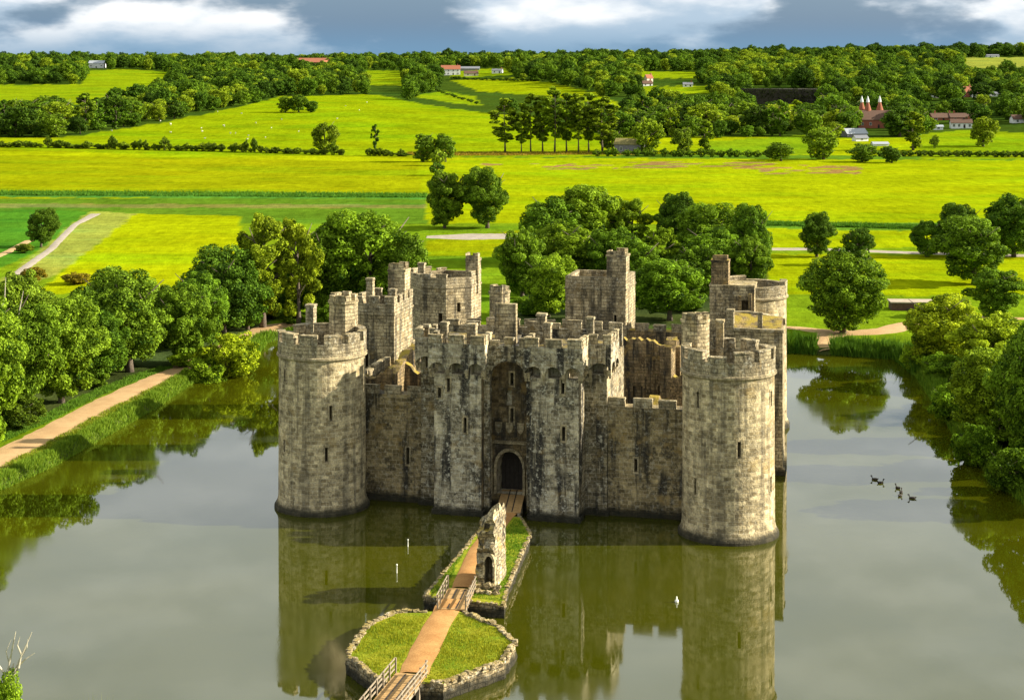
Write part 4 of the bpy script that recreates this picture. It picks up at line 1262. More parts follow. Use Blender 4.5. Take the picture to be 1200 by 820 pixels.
def blob_crown(seed, h, r, base, nb, kind='oak'):
    r_ = np.random.default_rng(seed); L = []; main = []
    zc, hz = (h + base) / 2, (h - base) / 2
    sq = r_.uniform(0.85, 1.15); lean = r_.uniform(-0.12, 0.12, 2) * r
    tries = 0
    while len(main) < nb and tries < 4000:
        tries += 1
        d = r_.normal(size=3); d /= np.linalg.norm(d); q = r_.uniform(0.30, 1.0) ** 0.5
        rb = r * r_.uniform(0.22, 0.42) * (0.8 if kind == 'tall' else 1)
        ex = 1.0
        if d[2] < -0.2: ex = 0.82
        if d[2] > 0.3: ex = 1 - 0.22 * d[2]
        c = np.array([d[0] * (r - rb) * q * sq * ex + lean[0] * (d[2] + 1), d[1] * (r - rb) * q / sq * ex + lean[1] * (d[2] + 1), zc + d[2] * (hz - rb * 0.8) * q ** 0.6])
        if all(np.linalg.norm(c - m_[:3]) > 0.5 * max(rb, m_[3]) for m_ in main): main.append(np.array([*c, rb]))
    for m_ in main:
        L.append((m_[0], m_[1], m_[2], m_[3] * 0.72))
        for k in range(6):
            d = r_.normal(size=3); d[2] = abs(d[2]) * 0.8 - 0.25; d /= np.linalg.norm(d)
            out_ = np.array([m_[0], m_[1], (m_[2] - zc) * 0.8]); out_ /= np.linalg.norm(out_) + 1e-6
            d = d + out_ * 0.7; d /= np.linalg.norm(d)
            L.append((*(m_[:3] + d * m_[3] * r_.uniform(0.55, 0.95)), m_[3] * r_.uniform(0.28, 0.50)))
    return L
PROTO = {}
def proto(key, h, r, base, nb, n, size, kind='oak', seed=1, bark='bark', r0=0.5, limbs=7, flat=0.55, trunkh=0.75, start=0.35):
    bl = blob_crown(seed, h, r, base, nb, kind)
    PROTO[key] = (crown_mesh('crown', bl, n, size, seed, flat=flat), trunk_mesh('trunk', h * trunkh, r0, limbs, seed, M[bark], start=start, spread=r * 0.85), h, r)
for i in range(5): proto('oak%d' % i, 16, 7.5, 0.4, 40 + 3 * i, 72000, 0.35, 'oak', 11 + i, flat=0.42)
for i in range(2): proto('ash%d' % i, 18, 6.0, 0.8, 36, 46000, 0.33, 'tall', 31 + i, flat=0.5)
for i in range(2): proto('shrub%d' % i, 5, 3.2, -0.2, 26, 22000, 0.215, 'oak', 41 + i, r0=0.15, limbs=5, trunkh=0.6, flat=0.45)
for i in range(2): proto('poplar%d' % i, 26, 4.2, 4.5, 40, 13000, 0.58, 'tall', 51 + i, 'bark', 0.22, 9, 0.6, 0.85, 0.35)
for i in range(4): proto('far%d' % i, 15, 7.0, -0.3, 30, 8000, 0.74, 'oak', 61 + i, r0=0.5, limbs=4, flat=0.42)
proto('fartall', 20, 5.0, 0.3, 24, 4200, 0.9, 'tall', 71, r0=0.4, limbs=4)
proto('farbush', 5, 3.6, -0.3, 16, 1900, 0.55, 'oak', 81, r0=0.12, limbs=3, trunkh=0.6)

r_t = np.random.default_rng(99)
NTREE = [0]
def plant(key, X, Y, hgt, wid, label, cat='tree', group=None, col=None, name=None, z=None, rot=None):
    cr, tr, h, r = PROTO[key]
    z = float(zg(X, Y)[0]) - 0.05 if z is None else z
    root = empty(name or ('bush' if cat == 'bush' else 'broadleaf_tree'), (X, Y, z), label, cat, group, r_t.uniform(0, 6.28) if rot is None else rot)
    root.scale = (wid / (2 * r), wid / (2 * r), hgt / h)
    t_ = link_mesh('trunk', tr, root); c_ = link_mesh('crown', cr, root)
    col = col or (1, 1, 1); j = r_t.uniform(0.88, 1.12)
    c_.color = (col[0] * j * r_t.uniform(0.94, 1.06), col[1] * j, col[2] * j, 1)
    NTREE[0] += 1
    return root
def plant_px(key, u, vb, vt, wpx, label, **kw):       # base row, top row and width as the photograph shows them
    g = G(u, vb)
    X, Y = g[0], g[1]
    return plant(key, X, Y, max(zat(vt, Y) - g[2], 1.0), wpx * Y / F, label, **kw)

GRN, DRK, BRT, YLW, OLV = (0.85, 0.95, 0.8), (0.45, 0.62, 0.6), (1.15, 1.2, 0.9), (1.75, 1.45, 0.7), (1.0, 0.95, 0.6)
NEAR = [
 # key, u, vb, vt, w, label, colour
 ('oak0', 22, 478, 312, 130, 'big green tree with bare pale branches showing at its top beside the moat path', GRN),
 ('oak1', 72, 472, 345, 108, 'leafy green tree overhanging the upper edge of the gravel moat path', (0.95, 1.1, 0.8)),
 ('oak2', 152, 436, 312, 130, 'wide green tree at the bend of the gravel moat path', (0.8, 0.95, 0.75)),
 ('oak3', 100, 440, 335, 110, 'green tree behind the trees that overhang the moat path', (0.7, 0.85, 0.7)),
 ('oak0', 215, 428, 330, 85, 'green tree beside the yellowish shrubs at the water', (0.9, 1.05, 0.8)),
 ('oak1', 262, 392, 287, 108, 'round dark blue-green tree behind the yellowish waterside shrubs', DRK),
 ('ash0', 308, 386, 240, 84, 'tall pale yellow-green feathery tree beside the dark round tree', (1.5, 1.4, 0.8)),
 ('ash1', 350, 384, 250, 70, 'slender yellow-green tree next to the tall feathery tree', (1.4, 1.35, 0.75)),
 ('oak2', 436, 372, 243, 135, 'large bright green tree behind the square mid-wall tower nearest the feathery trees', (0.95, 1.15, 0.75)),
 ('oak3', -22, 512, 345, 112, 'bright green tree low over the moat path beside the dark brownish shrub', (1.1, 1.25, 0.9)),
 ('oak0', -10, 440, 325, 100, 'green tree at the outer end of the moat path trees', (0.7, 0.85, 0.7)),
 ('oak3', 190, 405, 335, 80, 'green tree at the edge of the mown yellow-green field', (0.75, 0.9, 0.7)),
 ('oak1', 60, 420, 338, 90, 'green tree near the end of the field track', (0.75, 0.9, 0.65)),
 ('oak2', 48, 291, 244, 42, 'small lone tree beside the field track and the dark green crop', (0.6, 0.75, 0.7)),
 ('oak0', 521, 268, 197, 56, 'green tree by the pale car park, taller of the joined pair', (0.75, 0.9, 0.75)),
 ('oak1', 571, 268, 194, 66, 'round green tree by the pale car park with trunk showing', (0.65, 0.85, 0.7)),
 ('oak2', 690, 305, 214, 100, 'broad bright tree topping the clump behind the castle', (0.95, 1.1, 0.7)),
 ('oak3', 642, 310, 230, 90, 'dark tree at the car-park end of the clump behind the castle', (0.65, 0.85, 0.65)),
 ('ash0', 740, 305, 228, 62, 'loose-leaved tree in the dip of the clump behind the castle', (0.95, 1.1, 0.75)),
 ('oak0', 795, 305, 222, 66, 'dark rounded tree in the clump behind the castle', DRK),
 ('oak1', 838, 315, 236, 92, 'bright tree with dark neighbours in the clump behind the castle', (0.95, 1.1, 0.7)),
 ('oak2', 884, 322, 237, 62, 'dark green tree at the grass end of the clump behind the castle', (0.6, 0.8, 0.6)),
 ('oak3', 662, 340, 258, 100, 'light green tree halfway down the clump behind the castle', (1.05, 1.2, 0.75)),
 ('oak0', 720, 345, 262, 84, 'green tree between the postern tower and the clump top', (0.75, 0.95, 0.7)),
 ('oak1', 642, 372, 297, 76, 'bright green tree touching the shaded side of the square rear tower', (1.15, 1.3, 0.8)),
 ('oak2', 785, 376, 300, 100, 'bushy green tree touching the turret side of the square rear tower', (0.8, 1.05, 0.7)),
 ('oak3', 836, 340, 266, 96, 'bright green tree above the ruined rear wall', (0.9, 1.1, 0.7)),
 ('oak0', 880, 345, 272, 62, 'green tree behind the far round tower', (0.75, 0.95, 0.65)),
 ('ash1', 770, 340, 262, 60, 'pale green tree in the middle of the clump behind the castle', (1.0, 1.1, 0.6)),
 ('oak1', 957, 302, 247, 46, 'small dark tree standing on the grey lane verge', DRK),
 ('oak2', 1004, 312, 266, 42, 'small dark tree peeping over the lone park tree', DRK),
 ('oak3', 988, 391, 290, 112, 'broad green tree standing alone beside the sandy path fork', (0.85, 1.05, 0.7)),
 ('oak0', 1086, 300, 255, 50, 'small dark green tree beside the grey lane', (0.6, 0.8, 0.65)),
 ('oak1', 1142, 335, 253, 100, 'big rounded green tree beyond the flat-roofed shelter', (0.75, 0.95, 0.65)),
 ('oak2', 1128, 300, 236, 62, 'dark tree behind the big rounded tree by the lane', DRK),
 ('oak3', 1188, 300, 226, 80, 'tall dark tree beside the grey lane behind the rounded tree', (0.55, 0.75, 0.65)),
 ('oak0', 1168, 372, 312, 74, 'green tree at the end of the sandy path', (0.8, 1.05, 0.75)),
 ('oak4', 1103, 432, 345, 108, 'feathery lime-green tree leaning over the moat corner', (1.75, 1.65, 0.8)),
 ('oak0', 1165, 448, 362, 104, 'lime-green tree on the moat bank behind the overhanging bushes', (1.6, 1.55, 0.8)),
 ('oak2', 1160, 512, 402, 112, 'leafy green tree hanging over the moat bank', (1.25, 1.35, 0.8)),
 ('oak3', 1212, 548, 378, 112, 'dark green tree low over the moat among dark bank shrubs', (0.75, 0.95, 0.7)),
 ('oak0', 1225, 480, 375, 110, 'bright green tree high on the moat bank', (1.1, 1.25, 0.8)),
 ('oak4', 388, 374, 262, 92, 'broad green tree between the slender yellow-green tree and the castle', (0.75, 0.95, 0.7)),
 ('oak0', 478, 376, 268, 74, 'green tree whose crown ends at the grass behind the octagonal tower', (0.85, 1.05, 0.75)),
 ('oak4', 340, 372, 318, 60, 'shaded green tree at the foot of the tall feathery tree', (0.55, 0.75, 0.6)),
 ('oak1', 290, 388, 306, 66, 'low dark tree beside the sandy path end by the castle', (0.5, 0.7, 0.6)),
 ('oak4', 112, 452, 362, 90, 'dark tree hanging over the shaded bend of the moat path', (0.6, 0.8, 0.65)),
 ('oak2', 26, 484, 352, 100, 'mid-green tree at the verge above the sunny path stretch', (0.8, 1.0, 0.75)),
 ('oak3', 232, 408, 318, 84, 'green tree between the dark round tree and the wide tree', (0.7, 0.9, 0.7)),
 ('oak4', 130, 402, 318, 96, 'tree at the corner of the mown field behind the moat path trees', (0.7, 0.9, 0.65)),
 ('oak0', 612, 352, 262, 70, 'tree beside the park grass at the car-park end of the clump', (0.8, 1.0, 0.7)),
 ('oak4', 745, 362, 282, 80, 'green tree close behind the square rear tower', (0.75, 0.95, 0.7)),
 ('oak4', 818, 352, 285, 76, 'shaded tree low in the clump near the far round tower', (0.6, 0.8, 0.6)),
 ('oak1', 1270, 590, 455, 120, 'green tree on the moat bank whose reflection reaches the open water', (0.9, 1.1, 0.75)),
]
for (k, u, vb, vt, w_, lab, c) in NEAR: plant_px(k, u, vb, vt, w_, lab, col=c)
SHR = [
 ('shrub0', 268, 434, 372, 82, 'large yellowish rounded shrub at the water edge', (1.65, 1.45, 0.6)),
 ('shrub1', 240, 440, 398, 60, 'green shrub beside the large yellowish shrub', (1.1, 1.2, 0.7)),
 ('shrub0', 215, 432, 412, 40, 'low leafy shrub at the end of the gravel moat path', (1.2, 1.3, 0.7)),
 ('shrub1', 22, 506, 462, 64, 'dark brownish-green shrub beside the moat path', (0.55, 0.6, 0.5)),
 ('shrub0', -18, 530, 480, 50, 'bright bushy shrub between moat path and dark brownish shrub', (1.2, 1.35, 0.8)),
 ('shrub1', 112, 456, 428, 42, 'small green shrub under the trees by the path bend', (0.8, 0.95, 0.7)),
 ('shrub0', 1072, 430, 398, 46, 'lime-green shrub at the inner corner of the moat', (1.35, 1.5, 0.8)),
 ('shrub1', 1112, 490, 440, 60, 'green shrub hanging into the moat below the lime-green tree', (1.0, 1.2, 0.7)),
 ('shrub0', 1145, 535, 478, 64, 'dark leafy shrub dipping into the moat', (0.75, 0.95, 0.6)),
 ('shrub1', 1182, 568, 510, 70, 'dark shrub at the water line under the dark bank tree', (0.65, 0.85, 0.6)),
 ('shrub0', 1130, 420, 385, 60, 'bright shrub behind the moat corner tree', (1.3, 1.45, 0.8)),
 ('shrub1', 36, 332, 312, 36, 'reddish-brown bush at the foot of the field track', (1.3, 0.75, 0.8)),
 ('shrub0', 92, 333, 318, 40, 'dull reddish bush at the edge of the mown field', (1.2, 0.7, 0.7)),
 ('shrub1', 28, 298, 286, 26, 'small bush on the verge below the lone field-track tree', (0.9, 0.9, 0.6)),
 ('shrub0', 310, 372, 350, 60, 'shady shrub under the tall feathery tree', (0.6, 0.8, 0.6)),
 ('shrub1', 395, 385, 355, 60, 'green shrub on the far bank beside the shaded round tower', (0.7, 0.9, 0.6)),
]
for (k, u, vb, vt, w_, lab, c) in SHR: plant_px(k, u, vb, vt, w_, lab, cat='bush', col=c)
r_u = np.random.default_rng(12)
for (poly, n_, lab, grp, c0) in (
    ([(-60, 512), (30, 484), (100, 452), (180, 420), (235, 395), (300, 372), (330, 362), (250, 372), (150, 395), (40, 410), (-40, 420)], 46, 'undergrowth bush beneath the trees above the gravel moat path', 'undergrowth above the moat path', (0.6, 0.78, 0.6)),
    ([(1080, 425), (1110, 465), (1150, 515), (1200, 560), (1260, 600), (1280, 520), (1220, 440), (1160, 400), (1100, 400)], 34, 'undergrowth bush beneath the trees that overhang the moat', 'undergrowth on the overhung bank', (0.85, 1.0, 0.65)),
    ([(590, 372), (860, 372), (900, 330), (860, 300), (640, 300), (600, 330)], 40, 'undergrowth bush beneath the tree clump behind the castle', 'undergrowth behind the castle', (0.7, 0.9, 0.6)),
    ([(340, 384), (480, 384), (500, 360), (420, 345), (330, 355)], 12, 'undergrowth bush behind the shaded round tower', 'undergrowth behind the shaded tower', (0.7, 0.9, 0.6))):
    for q in poly_points(poly, n_, 0, int(n_)):
        plant_px('shrub%d' % int(r_u.integers(2)), q[0], q[1], q[1] - 0.055 * (q[1] - VH) * r_u.uniform(0.7, 1.9), 0.10 * (q[1] - VH) * r_u.uniform(0.8, 1.7), lab, cat='bush', group=grp, col=tuple(np.array(c0) * r_u.uniform(0.75, 1.25)), name='undergrowth_bush')
# tree at the camera-side bank with its dead branch
g0 = P(12, 815, 7.0)
root = plant('oak1', -30.4, 101.0, zat(782, 101.0) - 0.9, 4.2, 'leafy treetop rising from the near bank with a dead branch', col=(1.25, 1.4, 0.9))
s = MB()
bz = root.location.z
for (a, b, c_, r0) in (((0.0, 0.0, 3.0), (0.2, 0.1, 7.0), (0.75, 0.2, 8.9), 0.16), ((0.1, 0, 6.2), (0.9, 0.2, 8.6), (1.8, 0.3, 10.7), 0.10), ((0.1, 0, 6.8), (0.5, 0.2, 8.9), (0.9, 0.1, 10.8), 0.09),
                       ((0.6, 0.1, 8.0), (1.1, 0, 8.7), (1.3, 0, 9.6), 0.10), ((0.0, 0, 7.0), (-0.4, 0, 9.0), (-0.2, 0, 10.2), 0.08), ((0.5, 0.2, 8.8), (0.3, 0.2, 9.6), (0.6, 0.2, 10.3), 0.04), ((0.9, 0.2, 8.6), (1.5, 0.1, 9.2), (2.0, 0.2, 9.5), 0.06), ((1.2, 0.2, 9.4), (1.0, 0.1, 10.0), (1.15, 0.1, 10.5), 0.05), ((0.3, 0.1, 8.2), (-0.1, 0.1, 8.8), (-0.6, 0.1, 9.3), 0.07), ((1.1, 0.0, 9.0), (1.6, 0.0, 9.9), (1.65, 0.0, 10.4), 0.04)):
    s.tube([np.array(p) + np.array([-30.3, 101.0, bz]) for p in (a, b, c_)], [r0, r0 * 0.75, r0 * 0.25], 6)
ORG[root] = np.array(root.location)
root.scale = (root.scale[0], root.scale[0], root.scale[2])
o = s.build('dead_branch', M['palebark'], None)
o.parent = root
bpy.context.view_layer.update()
o.matrix_parent_inverse = root.matrix_world.inverted()
# bare pale branches in the big left tree
g = G(22, 478)
s = MB(); b0 = np.array([g[0] - 0.5, g[1] - 5.0, 1.0])
for (a, b, c_, r0) in (((0, 2, 5), (0.3, 0.5, 9), (-1.2, -0.5, 14.5), 0.22), ((0.2, 0.6, 8.5), (2.0, -0.6, 12), (2.8, -1, 15.5), 0.16), ((-0.5, 0, 12), (0.4, -0.8, 14.5), (0.6, -1, 17.2), 0.12), ((0.3, 0.5, 9), (-2.2, -0.8, 11.5), (-3.5, -1, 15.0), 0.14)):
    s.tube([np.array(p) + b0 for p in (a, b, c_)], [r0, r0 * 0.7, r0 * 0.2], 6)
r0_ = BYLABEL['big green tree with bare pale branches showing at its top beside the moat path']
o = s.build('bare_branch', M['palebark'], None); o.parent = r0_
bpy.context.view_layer.update(); o.matrix_parent_inverse = r0_.matrix_world.inverted()

# poplars by the flood meadow
for i, (u, vb, vt, w_) in enumerate(((592, 180, 112, 30), (622, 179, 108, 24), (636, 179, 110, 26), (650, 180, 100, 28), (664, 179, 106, 26), (678, 180, 108, 24), (690, 179, 106, 26), (706, 180, 112, 34), (611, 180, 118, 18))):
    plant_px('poplar%d' % (i % 2), u, vb, vt, w_ * 1.4, 'tall thin-trunked tree in the row beyond the flood meadow', group='row of tall trees beyond the meadow', col=(1.2, 1.25, 0.8), name='tall_tree')
MID = [
 ('far0', 381, 177, 144, 36, 'lone olive-green tree on the hedge line below the sheep field', OLV), ('fartall', 440, 176, 142, 12, 'thin dark tree on the hedge line below the sheep field', DRK),
 ('far1', 350, 132, 110, 30, 'round dark thicket tree alone in the sheep field', (0.6, 0.75, 0.6)), ('far2', 334, 132, 112, 22, 'paler thicket tree alone in the sheep field', (0.8, 0.95, 0.6)), ('far3', 364, 132, 117, 20, 'low thicket tree alone in the sheep field', DRK),
 ('far0', 496, 190, 157, 38, 'green tree at the corner where the two meadows meet', (0.8, 0.95, 0.7)), ('far1', 522, 190, 156, 34, 'dark tree at the corner where the two meadows meet', (0.65, 0.85, 0.65)), ('farbush', 515, 195, 175, 24, 'lime bush at the corner where the two meadows meet', BRT),
 ('farbush', 512, 206, 190, 22, 'dark bush beside the track between the two meadows', DRK),
 ('far2', 1152, 172, 135, 40, 'round lime-green tree standing alone on the village pasture', (1.25, 1.2, 0.7)), ('fartall', 1070, 177, 126, 36, 'tall pale green tree in front of the village', (1.1, 1.15, 0.7)),
 ('farbush', 1094, 174, 158, 14, 'small upright bush beside the tall pale tree', GRN), ('far3', 965, 187, 147, 52, 'big rounded green tree on the meadow edge before the oast house', (0.9, 1.05, 0.7)),
 ('far0', 1010, 190, 168, 44, 'low green tree on the meadow edge', (0.75, 0.9, 0.65)), ('far1', 915, 189, 166, 40, 'bushy tree at the meadow edge beside the brown rush patch', (0.8, 0.95, 0.65)), ('far2', 1045, 191, 170, 30, 'dark low tree at the end of the meadow hedge', DRK),
 ('fartall', 826, 181, 136, 26, 'pale tree with visible trunk at the meadow edge', (1.0, 1.1, 0.7)), ('far3', 800, 183, 147, 30, 'green tree at the meadow edge beside the pale tree', GRN),
 ('far0', 757, 181, 138, 44, 'lime-green tree shading the grey barn', (1.15, 1.2, 0.75)), ('far1', 718, 178, 150, 32, 'dark tree beside the grey barn', (0.65, 0.8, 0.6)),
]
for (k, u, vb, vt, w_, lab, c) in MID: plant_px(k, u, vb, vt, w_, lab, cat='bush' if 'bush ' in lab + ' ' and 'bushy' not in lab else 'tree', col=c)
# hedge along the foot of the sheep field
HB = 'bush in the hedge along the foot of the sheep field'
for i, u in enumerate(np.arange(-8, 480, 6.3)):
    if 405 < u < 430: continue
    v = np.interp(u, [0, 120, 250, 370, 480], [172.5, 174.5, 177.5, 182, 183])
    hp = r_t.uniform(4.5, 10) + (r_t.uniform(3, 9) if r_t.random() < 0.16 else 0)
    plant_px('farbush', u + r_t.uniform(-2, 2), v, v - hp, r_t.uniform(9, 19), HB, cat='bush', group='hedge bushes below the sheep field', col=(0.55, 0.62, 0.5) if i % 3 else (0.9, 0.95, 0.6), name='hedge_bush')
for (a, b, lab, grp) in (((530, 93.5), (640, 96), 'bush in the hedge along the top of the upper sloping field', 'hedge of the upper sloping field'), ((482, 97), (562, 124), 'bush in the hedge running down between two small hill fields', 'hedge between the small hill fields')):
    n_ = int(abs(b[0] - a[0]) / 4.5)
    for i in range(n_):
        t_ = i / n_
        plant_px('farbush', a[0] + (b[0] - a[0]) * t_, a[1] + (b[1] - a[1]) * t_, a[1] + (b[1] - a[1]) * t_ - r_t.uniform(2, 4.5), r_t.uniform(6, 9), lab, cat='bush', group=grp, col=(0.5, 0.65, 0.5), name='hedge_bush')
for i, u in enumerate(np.arange(1030, 1215, 9)):
    plant_px('farbush', u, 184 + r_t.uniform(-0.5, 0.5), 176.5, 14, 'dark bush in the clipped hedge between village pasture and meadow', cat='bush', group='hedge bushes below the village', col=(0.5, 0.6, 0.5), name='hedge_bush')
for i, u in enumerate(np.arange(700, 905, 11)):
    plant_px('farbush', u, 184, 176 - 3 * r_t.random(), 15, 'low bush along the far edge of the flood meadow by the barn', cat='bush', group='bushes along the far meadow edge', col=(0.7, 0.85, 0.6), name='hedge_bush')

# ================================================================= BUILDINGS
BOXES = []      # pixel boxes that trees must not cover
def house(u, vb, wpx, hpx, label, wall='whitewall', roof='tile', yaw=0.0, roofh=0.5, depth=None, chim=1, wins=2, floors=1, cat='house', name='house', group=None, keep=1.0, door=True):
    g = G(u, vb); Y = g[1]; W = wpx * Y / F; Ht = hpx * Y / F; D = depth or W * 0.6
    fr = FR((g[0], g[1], 0), yaw); z0 = g[2] - 0.5; z1 = g[2] + Ht * (1 - roofh); z2 = g[2] + Ht
    BOXES.append((u - wpx * 0.55, u + wpx * 0.55, vb - hpx * 0.2, vb + 22 * keep))
    root = empty(name, (g[0], g[1], g[2]), label, cat, group)
    s = MB(); x, y_ = W / 2, D / 2
    V = [fr(p) for p in ((-x, -y_, z0), (x, -y_, z0), (x, y_, z0), (-x, y_, z0), (-x, -y_, z1), (x, -y_, z1), (x, y_, z1), (-x, y_, z1), (-x, 0, z2 - 0.15), (x, 0, z2 - 0.15))]
    s.add(V, [(0, 1, 5, 4), (1, 2, 6, 9, 5), (2, 3, 7, 6), (3, 0, 4, 8, 7), (4, 5, 9, 8), (6, 7, 8, 9), (3, 2, 1, 0)])
    wl = s.build('wall', M[wall], root)
    e = 0.4; t = 0.22; sl = (z2 - z1) / y_
    s = MB()
    for sg in (-1, 1):
        ye = sg * (y_ + e); ze = z1 - e * sl
        V = [fr(p) for p in ((-x - e, ye, ze), (x + e, ye, ze), (x + e, 0, z2), (-x - e, 0, z2), (-x - e, ye, ze + t), (x + e, ye, ze + t), (x + e, 0, z2 + t), (-x - e, 0, z2 + t))]
        Fq = [(3, 2, 1, 0), (4, 5, 6, 7), (0, 1, 5, 4), (1, 2, 6, 5), (2, 3, 7, 6), (3, 0, 4, 7)]
        s.add(V, Fq if sg < 0 else [f_[::-1] for f_ in Fq])
    rf = s.build('roof', M[roof], root)
    for k in range(chim):
        cx_ = x * (0.75 if k == 0 else -0.6)
        q = MB().box(fr, (cx_ - 0.45, -0.4, z2 - 1.0), (cx_ + 0.45, 0.4, z2 + 1.4)); q.box(fr, (cx_ - 0.55, -0.5, z2 + 1.4), (cx_ + 0.55, 0.5, z2 + 1.6)); q.build('chimney', M['brick'], rf)
    for fl in range(floors):
        zw = g[2] + (z1 - g[2]) * (fl + 0.5) / floors; hh = min(0.75, (z1 - g[2]) / floors * 0.3)
        for k in range(wins):
            wx = -x + 2 * x * (k + 0.5) / wins
            if door and fl == 0 and k == wins // 2 and wins > 1:
                MB().box(fr, (wx - 0.55, -y_ - 0.06, g[2]), (wx + 0.55, -y_ + 0.02, g[2] + min(2.1, (z1 - g[2]) * 0.8))).build('door', M['dark'], root); continue
            o = MB().box(fr, (wx - 0.6, -y_ - 0.05, zw - hh), (wx + 0.6, -y_ + 0.02, zw + hh)).build('window', M['glass'], root)
            q = MB()
            for lo, hi in (((-0.72, -0.09, -hh - 0.12), (0.72, 0.01, -hh)), ((-0.72, -0.09, hh), (0.72, 0.01, hh + 0.1)), ((-0.72, -0.09, -hh), (-0.6, 0.01, hh)), ((0.6, -0.09, -hh), (0.72, 0.01, hh)), ((-0.04, -0.085, -hh), (0.04, 0.01, hh))):
                q.box(fr, (wx + lo[0], -y_ + lo[1], zw + lo[2]), (wx + hi[0], -y_ + hi[1], zw + hi[2]))
            q.build('window_frame', M['whitewall'], o)
    return root
house(114, 80, 18, 8.5, 'white house with pale roof on the hilltop field before the woods', roof='sheet', roofh=0.35, wins=3, chim=0)
house(364, 78, 38, 9.5, 'long red-roofed brick house on the wooded skyline', 'brick', 'tile', 0.1, 0.5, wins=5, chim=2, keep=0.3)
house(382, 79, 10, 8, 'small pink gabled house beside the long red-roofed house', 'creamwall', 'tile', 0.9, 0.45, wins=1, keep=0.3)
house(528, 88, 22, 11, 'white two-storey house with reddish roof above the sloping field', 'whitewall', 'tile', 0.1, 0.4, wins=4, floors=2)
house(549, 83, 26, 4.5, 'long low grey-roofed barn beside the white house', 'greywood', 'slate', 0.0, 0.5, wins=0, chim=0, cat='barn', name='barn', keep=0.4)
house(552, 89, 16, 5.5, 'small dark-roofed house below the long low barn', 'creamwall', 'browntile', 0.1, 0.5, wins=2)
house(583, 86, 12, 5, 'small white cottage by the field beyond the low barn', 'whitewall', 'slate', -0.2, 0.4, wins=2)
house(758, 101, 12, 6, 'white house with brown roof half hidden by woodland', 'whitewall', 'browntile', 0.3, 0.5, wins=2)
house(1045 - 285, 97, 9, 9, 'tall cream gable house deep in the woodland', 'creamwall', 'tile', 0.6, 0.4, wins=1)
house(782, 71, 9, 5, 'small red-roofed house on the wooded ridge', 'whitewall', 'tile', 0.2, 0.6, wins=1, keep=0.4)
house(755, 72, 9, 4, 'tiny pale house on the wooded ridge', 'creamwall', 'browntile', 0.2, 0.5, wins=1, keep=0.4)
house(806, 102, 11, 5, 'low white bungalow beside the small woodland pasture', 'whitewall', 'slate', 0.0, 0.45, wins=2)
house(738, 180, 32, 17, 'old grey boarded barn with mossy roof at the meadow edge', 'greywood', 'mossroof', -0.35, 0.35, wins=2, chim=0, cat='barn', name='barn', keep=0.2)
house(1022, 150, 38, 20, 'red brick oast house with long brown roof', 'brick', 'browntile', 0.05, 0.5, wins=4, floors=1, chim=0, cat='oast house', name='oast_house')
oast = BYLABEL['red brick oast house with long brown roof']
for (u, dy) in ((1010, 1.0), (1017, -2.5), (1031, 1.5)):
    g = G(1022, 150); Yk = g[1] + 4 + dy; Xk = (u - U0) * Yk / F; zb_ = g[2]
    s = MB(); s.lathe(Xk, Yk, [(2.4, zb_ - 0.4), (2.4, zb_ + 9.0)], 16); k_ = s.build('kiln', M['brick'], oast)
    s = MB(); s.lathe(Xk, Yk, [(2.6, zb_ + 9.0), (0.8, zb_ + 15.0)], 16); s.build('kiln_roof', M['tile'], k_)
    s = MB(); s.lathe(Xk, Yk, [(0.75, zb_ + 15.0), (1.0, zb_ + 15.4), (0.9, zb_ + 16.4), (0.15, zb_ + 19.0)], 12); s.build('cowl', M['whitewall'], k_)
house(1009, 143, 14, 9, 'white weatherboarded annexe attached before the oast house', 'whitewall', 'browntile', 0.05, 0.35, wins=1, chim=0)
house(1037, 141, 10, 7, 'small white cottage at the end of the oast house', 'whitewall', 'browntile', 0.05, 0.35, wins=1, chim=0)
house(1001, 160, 26, 9, 'low farm shed with pale sheet roof below the oast house', 'greywood', 'sheet', 0.3, 0.6, wins=0, chim=0, cat='shed', name='farm_shed')
house(1008, 165, 16, 6, 'white-ended small farm shed below the larger sheet-roofed shed', 'whitewall', 'slate', 0.3, 0.5, wins=1, chim=0, cat='shed', name='farm_shed')
house(1031, 171, 18, 4, 'low pale flat shed beside the farm hedge', 'whitewall', 'sheet', 0.1, 0.5, wins=0, chim=0, cat='shed', name='farm_shed', keep=0.4)
house(1131, 114, 16, 12, 'red brick house with tall roof among the upper village trees', 'brick', 'tile', 0.3, 0.5, wins=2, floors=2)
house(1143, 114, 10, 8, 'white house leaning against the upper red brick house', 'whitewall', 'browntile', 0.1, 0.4, wins=2)
house(1092, 114, 10, 5, 'small white house beside the orange-roofed house in the upper village', 'whitewall', 'slate', 0.0, 0.4, wins=2)
house(1101, 115, 8, 5, 'small house with orange roof in the upper village', 'creamwall', 'tile', 0.2, 0.5, wins=1)
house(1168, 113, 14, 5, 'white bungalow at the far end of the upper village', 'whitewall', 'slate', 0.0, 0.4, wins=2)
house(1103, 141, 26, 8, 'long brown-roofed house in the middle of the lower village', 'brick', 'browntile', 0.1, 0.6, wins=3, chim=2)
house(1126, 150, 24, 10, 'white house with dark roof beside the village pasture', 'whitewall', 'browntile', -0.1, 0.4, wins=4, chim=1)
house(1127, 140, 30, 7, 'dark-roofed terrace behind the white pasture house', 'brick', 'browntile', 0.0, 0.65, wins=3, chim=2)
house(1099, 152, 11, 5, 'white shed on the village pasture edge', 'whitewall', 'sheet', 0.0, 0.35, wins=1, chim=0, cat='shed', name='farm_shed')
house(1195, 144, 20, 9, 'grey-roofed house at the end of the lower village', 'whitewall', 'browntile', 0.1, 0.5, wins=2)
house(1163, 67.5, 14, 3.2, 'white low building by the ridge-top field', 'whitewall', 'slate', 0.0, 0.4, wins=2, chim=0)
